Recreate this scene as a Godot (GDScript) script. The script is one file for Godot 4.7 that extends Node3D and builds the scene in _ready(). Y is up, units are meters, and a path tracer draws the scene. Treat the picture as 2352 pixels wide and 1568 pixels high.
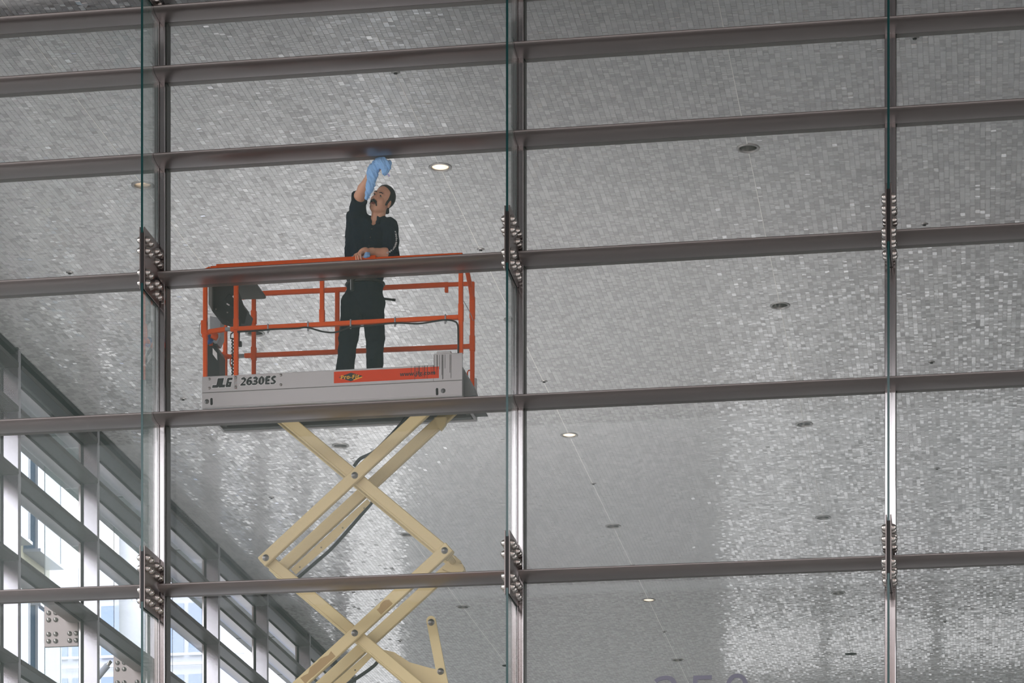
extends Node3D
# A worker on a raised scissor lift wipes the inside of a tall glass curtain wall; behind him a mosaic-tiled lobby ceiling.
# Metres, y up. The glass stands at z = 0 (outside is +z), the lobby floor at y = 0, the street at y = -1.6.

const CEIL_Y := 11.17
var M := {}
var used := {}
var rng := RandomNumberGenerator.new()

# ------------------------------------------------------------------ helpers: nodes
func numbered(called: String) -> String:
	var n: int = used.get(called, 0)
	used[called] = n + 1
	return called if n == 0 else "%s_%03d" % [called, n]

func tag(o: Node3D, label := "", category := "", group := "", kind := "") -> void:
	if label: o.set_meta("label", label)
	if category: o.set_meta("category", category)
	if group: o.set_meta("group", group)
	if kind: o.set_meta("kind", kind)

func thing(called: String, label: String, category: String, at := Vector3.ZERO, group := "") -> Node3D:
	var o := Node3D.new()
	o.name = numbered(called)
	add_child(o)
	o.position = at
	tag(o, label, category, group)
	return o

func struct(called: String) -> Node3D:
	var o := Node3D.new()
	o.name = called
	add_child(o)
	tag(o, "", "", "", "structure")
	return o

func node(called: String, mesh: Mesh, m: Material, parent: Node3D) -> MeshInstance3D:
	var o := MeshInstance3D.new()
	o.name = called if parent != self else numbered(called)
	o.mesh = mesh
	o.material_override = m
	parent.add_child(o, true)
	return o

func put(called: String, st: SurfaceTool, m: Material, parent: Node3D) -> MeshInstance3D:
	return node(called, done(st), m, parent)

func mat(called: String, c: Color, rough := 0.6, metal := 0.0, spec := 0.5) -> StandardMaterial3D:
	var m := StandardMaterial3D.new()
	m.resource_name = called
	m.albedo_color = c
	m.roughness = rough
	m.metallic = metal
	m.metallic_specular = spec
	M[called] = m
	return m

# ------------------------------------------------------------------ helpers: shapes
func mb(smooth := false) -> SurfaceTool:
	var st := SurfaceTool.new()
	st.begin(Mesh.PRIMITIVE_TRIANGLES)
	st.set_smooth_group(0 if smooth else -1)
	return st

func done(st: SurfaceTool) -> ArrayMesh:
	st.generate_normals()
	return st.commit()

func tri(st: SurfaceTool, a: Vector3, b: Vector3, c: Vector3) -> void:   # a, b, c run anticlockwise seen from outside
	st.add_vertex(a); st.add_vertex(c); st.add_vertex(b)

func quad(st: SurfaceTool, a: Vector3, b: Vector3, c: Vector3, d: Vector3) -> void:
	tri(st, a, b, c); tri(st, a, c, d)

func box(st: SurfaceTool, c: Vector3, s: Vector3, bevel := 0.0, basis := Basis.IDENTITY) -> void:
	var h := s / 2.0
	if bevel <= 0.0:
		var p := []
		for i in 8:
			p.append(c + basis * Vector3(h.x if i & 1 else -h.x, h.y if i & 2 else -h.y, h.z if i & 4 else -h.z))
		quad(st, p[4], p[5], p[7], p[6]); quad(st, p[1], p[0], p[2], p[3]); quad(st, p[5], p[1], p[3], p[7])
		quad(st, p[0], p[4], p[6], p[2]); quad(st, p[6], p[7], p[3], p[2]); quad(st, p[0], p[1], p[5], p[4])
		return
	bevel = minf(bevel, minf(h.x, minf(h.y, h.z)) * 0.98)
	var k := h - Vector3.ONE * bevel
	var f := func(v: Vector3) -> Vector3: return c + basis * v
	for ax in 3:
		var u := (ax + 1) % 3
		var w := (ax + 2) % 3
		for sg in [-1.0, 1.0]:
			var q := []
			for t in [[-1, -1], [1, -1], [1, 1], [-1, 1]]:
				var v := Vector3.ZERO
				v[ax] = sg * h[ax]; v[u] = t[0] * k[u]; v[w] = t[1] * k[w]
				q.append(f.call(v))
			if sg > 0: quad(st, q[0], q[1], q[2], q[3])
			else: quad(st, q[3], q[2], q[1], q[0])
		# edges along axis ax
		for su in [-1.0, 1.0]:
			for sw in [-1.0, 1.0]:
				var e := []
				for t in [[-1, 0], [1, 0], [1, 1], [-1, 1]]:
					var v := Vector3.ZERO
					v[ax] = t[0] * k[ax]
					v[u] = su * (h[u] if t[1] == 0 else k[u])
					v[w] = sw * (k[w] if t[1] == 0 else h[w])
					e.append(f.call(v))
				if su * sw > 0: quad(st, e[3], e[2], e[1], e[0])
				else: quad(st, e[0], e[1], e[2], e[3])
				# normals are repaired below by the direction test
	for i in 8:
		var sx := 1.0 if i & 1 else -1.0
		var sy := 1.0 if i & 2 else -1.0
		var sz := 1.0 if i & 4 else -1.0
		var a: Vector3 = f.call(Vector3(sx * h.x, sy * k.y, sz * k.z))
		var b: Vector3 = f.call(Vector3(sx * k.x, sy * h.y, sz * k.z))
		var d: Vector3 = f.call(Vector3(sx * k.x, sy * k.y, sz * h.z))
		if sx * sy * sz > 0: tri(st, a, b, d)
		else: tri(st, b, a, d)

func frame_to(a: Vector3, b: Vector3, up := Vector3.UP) -> Basis:   # x along a -> b
	var x := (b - a).normalized()
	if absf(x.dot(up)) > 0.99: up = Vector3.FORWARD
	var z := x.cross(up).normalized()
	return Basis(x, z.cross(x), z)

func bar(st: SurfaceTool, a: Vector3, b: Vector3, hgt: float, thick: float, bevel := 0.006, up := Vector3.UP) -> void:
	box(st, (a + b) / 2.0, Vector3(a.distance_to(b), hgt, thick), bevel, frame_to(a, b, up))

func tube(st: SurfaceTool, pts: Array, r: float, sides := 10, closed_ends := true) -> void:
	var rings := []
	var prev := Vector3.ZERO
	for i in pts.size():
		var d: Vector3 = (pts[mini(i + 1, pts.size() - 1)] - pts[maxi(i - 1, 0)]).normalized()
		if prev == Vector3.ZERO:
			prev = d.cross(Vector3.UP if absf(d.y) < 0.9 else Vector3.RIGHT).normalized()
		prev = (prev - d * prev.dot(d)).normalized()
		var q := d.cross(prev)
		var ring := []
		for k in sides:
			var a := TAU * k / sides
			ring.append(pts[i] + (prev * cos(a) + q * sin(a)) * r)
		rings.append(ring)
	for i in rings.size() - 1:
		for k in sides:
			var n := (k + 1) % sides
			quad(st, rings[i][k], rings[i][n], rings[i + 1][n], rings[i + 1][k])
	if closed_ends:
		for k in range(1, sides - 1):
			tri(st, rings[0][0], rings[0][k + 1], rings[0][k])
			tri(st, rings[-1][0], rings[-1][k], rings[-1][k + 1])

func curve(pts: Array, n := 8) -> Array:   # Catmull-Rom through the points
	var out := []
	for i in pts.size() - 1:
		var a: Vector3 = pts[maxi(i - 1, 0)]
		var b: Vector3 = pts[i]
		var c: Vector3 = pts[i + 1]
		var d: Vector3 = pts[mini(i + 2, pts.size() - 1)]
		for k in n: out.append(b.cubic_interpolate(c, a, d, float(k) / n))
	out.append(pts[-1])
	return out

func lathe(st: SurfaceTool, prof: Array, segs: int, xf := Transform3D.IDENTITY) -> void:   # prof: Vector2(radius, height) bottom to top
	for i in prof.size() - 1:
		for k in segs:
			var a := TAU * k / segs
			var b := TAU * (k + 1) / segs
			var p := func(v: Vector2, t: float) -> Vector3: return xf * Vector3(v.x * cos(t), v.y, -v.x * sin(t))
			var v0: Vector2 = prof[i]
			var v1: Vector2 = prof[i + 1]
			if v0.x > 1e-6: tri(st, p.call(v0, a), p.call(v0, b), p.call(v1, b))
			if v1.x > 1e-6: tri(st, p.call(v0, a), p.call(v1, b), p.call(v1, a))

func prism(st: SurfaceTool, poly: PackedVector2Array, z0: float, z1: float, xf := Transform3D.IDENTITY) -> void:   # outline in x, y run along z
	if Geometry2D.is_polygon_clockwise(poly):
		poly.reverse()   # is_polygon_clockwise counts y downwards, so poly is now anticlockwise with y up or the reverse; fixed by area below
	var area := 0.0
	for i in poly.size():
		area += poly[i].cross(poly[(i + 1) % poly.size()])
	if area < 0: poly.reverse()
	var t := Geometry2D.triangulate_polygon(poly)
	for i in range(0, t.size(), 3):
		var a := poly[t[i]]
		var b := poly[t[i + 1]]
		var c := poly[t[i + 2]]
		if (b - a).cross(c - a) < 0:
			var s := b
			b = c
			c = s
		tri(st, xf * Vector3(a.x, a.y, z1), xf * Vector3(b.x, b.y, z1), xf * Vector3(c.x, c.y, z1))
		tri(st, xf * Vector3(a.x, a.y, z0), xf * Vector3(c.x, c.y, z0), xf * Vector3(b.x, b.y, z0))
	for i in poly.size():
		var a := poly[i]
		var b := poly[(i + 1) % poly.size()]
		quad(st, xf * Vector3(a.x, a.y, z0), xf * Vector3(b.x, b.y, z0), xf * Vector3(b.x, b.y, z1), xf * Vector3(a.x, a.y, z1))

func P2(a: Array) -> PackedVector2Array:
	var p := PackedVector2Array()
	for i in range(0, a.size(), 2): p.append(Vector2(a[i], a[i + 1]))
	return p

func lettering(called: String, text: String, m: Material, parent: Node3D, at: Vector3, height: float, width: float, slant := 0.0, bold := true, depth := 0.002) -> MeshInstance3D:
	var f := SystemFont.new()
	f.font_names = PackedStringArray(["Droid Sans"])
	f.font_weight = 700 if bold else 400
	var t := TextMesh.new()
	t.font = f
	t.text = text
	t.font_size = 64
	t.pixel_size = 0.01
	t.depth = 0.05
	t.curve_step = 2.0
	var box_ := t.get_aabb()
	var o := node(called, t, m, parent)
	var sx := width / maxf(box_.size.x, 0.001)
	var sy := height / maxf(box_.size.y, 0.001)
	o.transform = Transform3D(Basis(Vector3(sx, 0, 0), Vector3(slant * sy, sy, 0), Vector3(0, 0, depth / 0.05)), at)
	return o

# ------------------------------------------------------------------ helpers: smooth bodies (distance field on a grid, meshed as surface nets)
# prim: {a, b, ra, rb, k} tapered capsule;  {c, r, basis, k} ellipsoid;  "cut": true takes it away
func field(prims: Array, cell: float, lo: Vector3, hi: Vector3) -> Dictionary:
	var n := Vector3i(int((hi.x - lo.x) / cell) + 2, int((hi.y - lo.y) / cell) + 2, int((hi.z - lo.z) / cell) + 2)
	var f := PackedFloat32Array()
	f.resize(n.x * n.y * n.z)
	f.fill(0.2)
	for p in prims:
		var k: float = p.get("k", 0.02)
		var pad := k + cell * 2.5
		var l: Vector3
		var h: Vector3
		var capsule: bool = p.has("a")
		var a := Vector3.ZERO
		var ab := Vector3.ZERO
		var ra := 0.0
		var rb := 0.0
		var c := Vector3.ZERO
		var r := Vector3.ONE
		var inv := Basis.IDENTITY
		var den := 1.0
		if capsule:
			a = p.a
			var b: Vector3 = p.b
			ra = p.ra
			rb = p.rb
			ab = b - a
			den = maxf(ab.length_squared(), 1e-9)
			var rr := Vector3.ONE * (maxf(ra, rb) + pad)
			l = a.min(b) - rr
			h = a.max(b) + rr
		else:
			c = p.c
			r = p.r
			var bs: Basis = p.get("basis", Basis.IDENTITY)
			inv = bs.inverse()
			var e := Vector3(sqrt(pow(bs.x.x * r.x, 2) + pow(bs.y.x * r.y, 2) + pow(bs.z.x * r.z, 2)), sqrt(pow(bs.x.y * r.x, 2) + pow(bs.y.y * r.y, 2) + pow(bs.z.y * r.z, 2)), sqrt(pow(bs.x.z * r.x, 2) + pow(bs.y.z * r.y, 2) + pow(bs.z.z * r.z, 2)))
			l = c - e - Vector3.ONE * pad
			h = c + e + Vector3.ONE * pad
		var cut: bool = p.get("cut", false)
		var i0 := Vector3i(((l - lo) / cell).floor()).clamp(Vector3i.ZERO, n - Vector3i.ONE)
		var i1 := Vector3i(((h - lo) / cell).ceil()).clamp(Vector3i.ZERO, n - Vector3i.ONE)
		for z in range(i0.z, i1.z + 1):
			for y in range(i0.y, i1.y + 1):
				var at := (z * n.y + y) * n.x
				for x in range(i0.x, i1.x + 1):
					var q := lo + Vector3(x, y, z) * cell
					var d: float
					if capsule:
						var t := clampf((q - a).dot(ab) / den, 0.0, 1.0)
						d = (q - a - ab * t).length() - lerpf(ra, rb, t)
					else:
						var v := inv * (q - c)
						var k0 := (v / r).length()
						var k1 := (v / (r * r)).length()
						d = k0 * (k0 - 1.0) / maxf(k1, 1e-6)
					var o := f[at + x]
					if cut:
						d = -d
						var m := maxf(k - absf(o - d), 0.0) / k
						f[at + x] = maxf(o, d) + m * m * k * 0.25
					else:
						var m := maxf(k - absf(o - d), 0.0) / k
						f[at + x] = minf(o, d) - m * m * k * 0.25
	return {"f": f, "n": n, "lo": lo, "cell": cell}

func shape_field(g: Dictionary, fn: Callable) -> void:   # fn(point, distance) -> distance, near the surface and inside
	var n: Vector3i = g.n
	var f: PackedFloat32Array = g.f
	var i := 0
	for z in n.z:
		for y in n.y:
			for x in n.x:
				if f[i] < 0.04:
					f[i] = fn.call(g.lo + Vector3(x, y, z) * g.cell, f[i])
				i += 1
	g.f = f

func nets(g: Dictionary, out: Array) -> void:   # out: [vertices, normals, indices], added to
	var n: Vector3i = g.n
	var f: PackedFloat32Array = g.f
	var lo: Vector3 = g.lo
	var cell: float = g.cell
	var verts: PackedVector3Array = out[0]
	var idx: PackedInt32Array = out[2]
	var first := verts.size()
	var sx := 1
	var sy := n.x
	var sz := n.x * n.y
	var off := [0, sx, sy, sx + sy, sz, sx + sz, sy + sz, sx + sy + sz]
	var edges := [[0, 1], [2, 3], [4, 5], [6, 7], [0, 2], [1, 3], [4, 6], [5, 7], [0, 4], [1, 5], [2, 6], [3, 7]]
	var at := {}
	for z in n.z - 1:
		for y in n.y - 1:
			var row := (z * n.y + y) * n.x
			for x in n.x - 1:
				var i := row + x
				var s := 0
				if f[i] < 0: s += 1
				if f[i + sx] < 0: s += 1
				if f[i + sy] < 0: s += 1
				if f[i + sx + sy] < 0: s += 1
				if f[i + sz] < 0: s += 1
				if f[i + sx + sz] < 0: s += 1
				if f[i + sy + sz] < 0: s += 1
				if f[i + sx + sy + sz] < 0: s += 1
				if s == 0 or s == 8: continue
				var sum := Vector3.ZERO
				var cnt := 0
				for e in edges:
					var u: float = f[i + off[e[0]]]
					var w: float = f[i + off[e[1]]]
					if (u < 0) != (w < 0):
						var t := u / (u - w)
						var pa := Vector3(e[0] & 1, (e[0] >> 1) & 1, e[0] >> 2)
						var pb := Vector3(e[1] & 1, (e[1] >> 1) & 1, e[1] >> 2)
						sum += pa.lerp(pb, t)
						cnt += 1
				at[i] = verts.size()
				verts.append(lo + (Vector3(x, y, z) + sum / cnt) * cell)
	var nrm := PackedVector3Array()
	nrm.resize(verts.size() - first)
	# even out the grid's steps: every vertex drifts towards the mean of its neighbours
	for pass_ in g.get("even", 2):
		var moved := verts.duplicate()
		for i: int in at:
			var sum := Vector3.ZERO
			var cnt := 0
			for o in [sx, -sx, sy, -sy, sz, -sz]:
				if at.has(i + o):
					sum += verts[at[i + o]]
					cnt += 1
			if cnt > 2: moved[at[i]] = verts[at[i]].lerp(sum / cnt, 0.5)
		verts = moved
	for i: int in at:
		for ax in 3:
			var s: int = [sx, sy, sz][ax]
			var u: int = [sy, sz, sx][ax]
			var w: int = [sz, sx, sy][ax]
			var a := f[i]
			var b := f[i + s]
			if (a < 0) == (b < 0): continue
			if not (at.has(i - u) and at.has(i - w) and at.has(i - u - w)): continue
			var q := [at[i - u - w], at[i - w], at[i], at[i - u]]
			if a > 0: q.reverse()
			# q runs anticlockwise seen from outside; Godot wants clockwise
			var nn := (verts[q[1]] - verts[q[0]]).cross(verts[q[2]] - verts[q[0]]) + (verts[q[2]] - verts[q[0]]).cross(verts[q[3]] - verts[q[0]])
			for j in q: nrm[j - first] += nn
			idx.append_array([q[0], q[2], q[1], q[0], q[3], q[2]])
	var all: PackedVector3Array = out[1]
	for i in nrm.size(): all.append(nrm[i].normalized())
	out[1] = all
	out[0] = verts
	out[2] = idx

func body_mesh(parts: Array) -> ArrayMesh:
	var out := [PackedVector3Array(), PackedVector3Array(), PackedInt32Array()]
	for g in parts: nets(g, out)
	var arr := []
	arr.resize(Mesh.ARRAY_MAX)
	arr[Mesh.ARRAY_VERTEX] = out[0]
	arr[Mesh.ARRAY_NORMAL] = out[1]
	arr[Mesh.ARRAY_INDEX] = out[2]
	var m := ArrayMesh.new()
	m.add_surface_from_arrays(Mesh.PRIMITIVE_TRIANGLES, arr)
	return m

func cap(a: Vector3, b: Vector3, ra: float, rb: float, k := 0.02) -> Dictionary:
	return {"a": a, "b": b, "ra": ra, "rb": rb, "k": k}

func ell(c: Vector3, r: Vector3, k := 0.02, basis := Basis.IDENTITY) -> Dictionary:
	return {"c": c, "r": r, "basis": basis, "k": k}

func span(prims: Array, pad := 0.02) -> Array:
	var lo := Vector3.ONE * 1e9
	var hi := -lo
	for p in prims:
		if p.get("cut", false): continue
		var pts := [p.a, p.b] if p.has("a") else [p.c]
		var r: float = maxf(p.ra, p.rb) if p.has("a") else maxf(p.r.x, maxf(p.r.y, p.r.z))
		for q in pts:
			lo = lo.min(q - Vector3.ONE * (r + pad))
			hi = hi.max(q + Vector3.ONE * (r + pad))
	return [lo, hi]

# ------------------------------------------------------------------ camera, sky, lamps, exposure
func _ready() -> void:
	rng.seed = 7
	var cam := Camera3D.new()
	cam.name = "camera"
	cam.projection = Camera3D.PROJECTION_FRUSTUM
	cam.keep_aspect = Camera3D.KEEP_HEIGHT
	cam.near = 0.5
	cam.far = 400.0
	cam.size = 2.0 * (784.0 / 6725.0) * cam.near
	cam.frustum_offset = Vector2(0, cam.near * (2955.0 - 784.0) / 6725.0)
	cam.position = Vector3(3.943, 0.0, 24.687)
	cam.rotation.y = deg_to_rad(9.0737)
	add_child(cam)
	var we := WorldEnvironment.new()
	we.name = "world_environment"
	var env := Environment.new()
	env.background_mode = Environment.BG_SKY
	var sky := Sky.new()
	var sm := ProceduralSkyMaterial.new()
	sm.sky_top_color = Color(0.85, 0.86, 0.88)
	sm.sky_horizon_color = Color(0.92, 0.92, 0.93)
	sm.sky_curve = 0.2
	sm.sky_energy_multiplier = 3.3
	sm.ground_bottom_color = Color(0.25, 0.25, 0.26)
	sm.ground_horizon_color = Color(0.45, 0.46, 0.48)
	sm.sun_angle_max = 1.0
	sky.sky_material = sm
	env.sky = sky
	env.tonemap_mode = Environment.TONE_MAPPER_LINEAR
	env.tonemap_exposure = 0.385
	env.sdfgi_enabled = true
	env.ssao_enabled = true
	env.ssil_enabled = true
	we.environment = env
	add_child(we)
	materials()
	curtain_walls()
	lobby()
	mosaic_ceiling()
	outside()
	fins_and_brackets()
	lift()
	worker()

func materials() -> void:
	mat("steel", Color(0.60, 0.57, 0.56), 0.32, 0.9)
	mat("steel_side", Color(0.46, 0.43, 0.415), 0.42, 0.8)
	mat("plate", Color(0.50, 0.47, 0.46), 0.36, 0.9)
	mat("polished", Color(0.74, 0.72, 0.70), 0.27, 1.0)
	mat("mullion_steel", Color(0.66, 0.64, 0.64), 0.13, 0.95)
	mat("inner_steel", Color(0.62, 0.61, 0.63), 0.2, 0.9)
	mat("gasket", Color(0.035, 0.032, 0.035), 0.6)
	mat("frame_dark", Color(0.26, 0.25, 0.24), 0.45, 0.5)
	var g := mat("pane", Color(0.80, 0.90, 0.86, 0.03), 0.02, 0.0, 0.16)
	g.transparency = BaseMaterial3D.TRANSPARENCY_ALPHA
	var gf := mat("fin_glass", Color(0.42, 0.58, 0.55, 0.16), 0.02)
	gf.transparency = BaseMaterial3D.TRANSPARENCY_ALPHA
	mat("glass_edge", Color(0.05, 0.24, 0.24), 0.2)
	mat("grout", Color(0.66, 0.66, 0.65), 0.8)
	mat("tile", Color(1, 1, 1), 0.07, 0.26, 0.6).vertex_color_use_as_albedo = true
	mat("tile_satin", Color(1, 1, 1), 0.22, 0.14, 0.5).vertex_color_use_as_albedo = true
	mat("joint", Color(0.86, 0.86, 0.84), 0.6)
	mat("ceiling_back", Color(0.6, 0.6, 0.6), 0.8)
	mat("reflector", Color(0.72, 0.71, 0.70), 0.22, 1.0)
	mat("trim_ring", Color(0.62, 0.61, 0.60), 0.4, 0.6)
	var l := mat("lamp_glow", Color(1, 0.93, 0.82), 0.6)
	l.emission_enabled = true
	l.emission = Color(1.0, 0.90, 0.78)
	l.emission_energy_multiplier = 3.0
	mat("lamp_off", Color(0.55, 0.53, 0.5), 0.5)
	mat("floor_stone", Color(0.60, 0.595, 0.595), 0.3)
	mat("plaster", Color(0.90, 0.90, 0.895), 0.8)
	mat("asphalt", Color(0.60, 0.59, 0.58), 0.9)

# ------------------------------------------------------------------ the curtain walls
# in a wall's own axes x runs along it, y up, z outward; a transom is a thin wing-shaped nosing outside and a box inside
const FRONT_X := [-6.245, -3.1, 0.055, 3.205, 6.36]
const TRANSOM_Y := [11.0, 10.477, 9.727, 8.705, 7.493, 6.01]
const BRACKET_Y := [8.783, 6.065]

func nosing(st: SurfaceTool, x0: float, x1: float, y: float) -> void:
	var o := PackedVector2Array()
	var raw := []
	for p in [[0.0, 0.0], [0.05, 0.0], [0.1, 0.003], [0.15, 0.010], [0.185, 0.020], [0.21, 0.032], [0.226, 0.043], [0.228, 0.050], [0.222, 0.055], [0.2, 0.058], [0.0, 0.072]]:
		raw.append(Vector3(p[0], p[1], 0))
	for v: Vector3 in curve(raw, 4): o.append(Vector2(v.x, v.y))
	# outline in (z, y), run along x
	prism(st, o, -(x1 - x0) / 2.0, (x1 - x0) / 2.0, Transform3D(Basis(Vector3(0, 0, 1), Vector3(0, 1, 0), Vector3(-1, 0, 0)), Vector3((x0 + x1) / 2.0, y, 0)))

func curtain(w: Node3D, xs: Array, ys: Array, y_low: float, y_top: float, bracket_at: Array, inner := 0.12, depth := 0.12, m_in: Material = null, t_in: Material = null) -> void:
	for i in xs.size():
		var x: float = xs[i]
		var st := mb()
		box(st, Vector3(x - 0.0235, (y_low + y_top) / 2, 0.015), Vector3(0.044, y_top - y_low, 0.03), 0.004)
		box(st, Vector3(x + 0.0235, (y_low + y_top) / 2, 0.015), Vector3(0.044, y_top - y_low, 0.03), 0.004)
		put("mullion", st, M.mullion_steel, w)
		st = mb()
		box(st, Vector3(x, (y_low + y_top) / 2, -0.018), Vector3(0.08, y_top - y_low, 0.035))
		put("mullion_gasket", st, M.gasket, w)
		st = mb()
		box(st, Vector3(x, (y_low + y_top) / 2, -0.036 - depth / 2), Vector3(0.096, y_top - y_low, depth), 0.006)
		put("inner_mullion", st, m_in, w)
	for i in xs.size() - 1:
		for y: float in ys:
			var near_bracket := false
			for b: float in bracket_at:
				near_bracket = near_bracket or absf(y - b) < 0.28
			var gap := 0.036 if near_bracket else 0.0015
			var st := mb(false)
			nosing(st, xs[i] + gap, xs[i + 1] - gap, y)
			put("transom", st, M.steel, w)
			st = mb()
			box(st, Vector3((xs[i] + xs[i + 1]) / 2, y + 0.048, -0.017), Vector3(xs[i + 1] - xs[i] - 0.09, 0.036, 0.034))
			put("transom_gasket", st, M.gasket, w)
			st = mb()
			box(st, Vector3((xs[i] + xs[i + 1]) / 2, y + 0.045, -0.036 - inner / 2), Vector3(xs[i + 1] - xs[i] - 0.096, 0.062, inner), 0.004)
			put("inner_transom", st, t_in, w)
		var cuts := ys.duplicate()
		cuts.append(y_low - 0.07)
		for k in cuts.size() - 1:
			var top: float = cuts[k] + 0.02
			var bot: float = cuts[k + 1] + 0.065
			var st := mb()
			box(st, Vector3((xs[i] + xs[i + 1]) / 2, (top + bot) / 2, -0.018), Vector3(xs[i + 1] - xs[i] - 0.08, top - bot, 0.012))
			put("glass_pane", st, M.pane, w)

func left_frame() -> Transform3D:
	return Transform3D(Basis(Vector3(0, 0, 1), Vector3(0, 1, 0), Vector3(-1, 0, 0)), Vector3(-7.56, -0.09, 0))

const LEFT_Z := [-27.1, -24.1, -21.1, -18.05, -15.03, -11.95, -8.79, -5.7, -2.6]

func curtain_walls() -> void:
	var w := struct("wall_front")
	curtain(w, FRONT_X, TRANSOM_Y, 0.0, 11.165, BRACKET_Y, 0.085, 0.13, M.frame_dark, M.steel_side)
	var l := struct("wall_left")
	l.transform = left_frame()
	curtain(l, LEFT_Z, TRANSOM_Y, 0.09, 11.23, BRACKET_Y, 0.195, 0.19, M.inner_steel, M.frame_dark)
	var st := mb()
	box(st, Vector3(-7.44, 11.13, -15), Vector3(0.14, 0.06, 26), 0.005)
	var tr := put("trim_1", st, M.gasket, self)
	tag(tr, "", "", "", "structure")

# ------------------------------------------------------------------ lobby shell
func lobby() -> void:
	var st := mb()
	box(st, Vector3(2.5, -0.15, -17), Vector3(20.4, 0.3, 34.4))
	tag(put("floor", st, M.floor_stone, self), "", "", "", "structure")
	st = mb()
	box(st, Vector3(12.6, 5.7, -17), Vector3(0.3, 12.0, 34.0))
	mat("dark_stone", Color(0.34, 0.33, 0.33), 0.5)
	tag(put("wall_right", st, M.dark_stone, self), "", "", "", "structure")
	st = mb()
	box(st, Vector3(-4.4, 5.85, -34.0), Vector3(6.6, 11.7, 0.3))
	box(st, Vector3(5.8, 1.5, -34.0), Vector3(13.8, 3.0, 0.3))
	for k in 6: box(st, Vector3(0.9 + 2.2 * k, 7.3, -34.0), Vector3(0.16, 8.8, 0.3))
	for y in [4.5, 6.5, 8.5, 10.4]: box(st, Vector3(5.8, y, -34.0), Vector3(13.8, 0.8, 0.32))
	tag(put("wall_back", st, M.plaster, self), "", "", "", "structure")
	var tint := mat("tinted_pane", Color(0.25, 0.27, 0.28, 0.14), 0.03)
	tint.transparency = BaseMaterial3D.TRANSPARENCY_ALPHA
	st = mb()
	box(st, Vector3(5.8, 7.3, -34.02), Vector3(13.8, 8.7, 0.02))
	tag(put("window_1", st, tint, self), "", "", "", "structure")

	# two floor-standing uplights that wash the ceiling
	for k in 3:
		var u := thing("floor_uplight", "round floor uplight washing the ceiling, %s the scissor lift" % ["just behind", "farther behind", "farthest behind"][k], "lamp", Vector3(-2.3 - 0.6 * k, 0, [-8.4, -16.5, -27.0][k]), "lobby uplights")
		st = mb(true)
		lathe(st, [Vector2(0.0, 0.0), Vector2(0.24, 0.0), Vector2(0.26, 0.02), Vector2(0.24, 0.42), Vector2(0.21, 0.42), Vector2(0.2, 0.34)], 28)
		put("housing", st, M.frame_dark, u)
		st = mb(true)
		lathe(st, [Vector2(0.2, 0.34), Vector2(0.0, 0.35)], 28)
		put("lamp_lens", st, M.lamp_glow, u)
		var sp := SpotLight3D.new()
		sp.name = "lamp_light"
		sp.rotation.x = PI / 2
		sp.position.y = 0.4
		sp.light_color = Color(1.0, 0.985, 0.985)
		sp.light_energy = UPLIGHT[k]
		sp.light_size = 0.18
		sp.spot_range = 60.0
		sp.spot_attenuation = 2.0
		sp.spot_angle = 42.0
		sp.spot_angle_attenuation = 1.0
		sp.shadow_enabled = true
		u.add_child(sp)

const UPLIGHT := [165.0, 110.0, 80.0]

# ------------------------------------------------------------------ the ceiling: a board, mosaic tiles, joints, downlights, sprinklers
const LIGHT_X := [-4.437, -1.37, 1.7]
const LIGHT_Z := [-4.045, -8.705, -13.345, -18.0, -22.68, -27.29]

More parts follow.
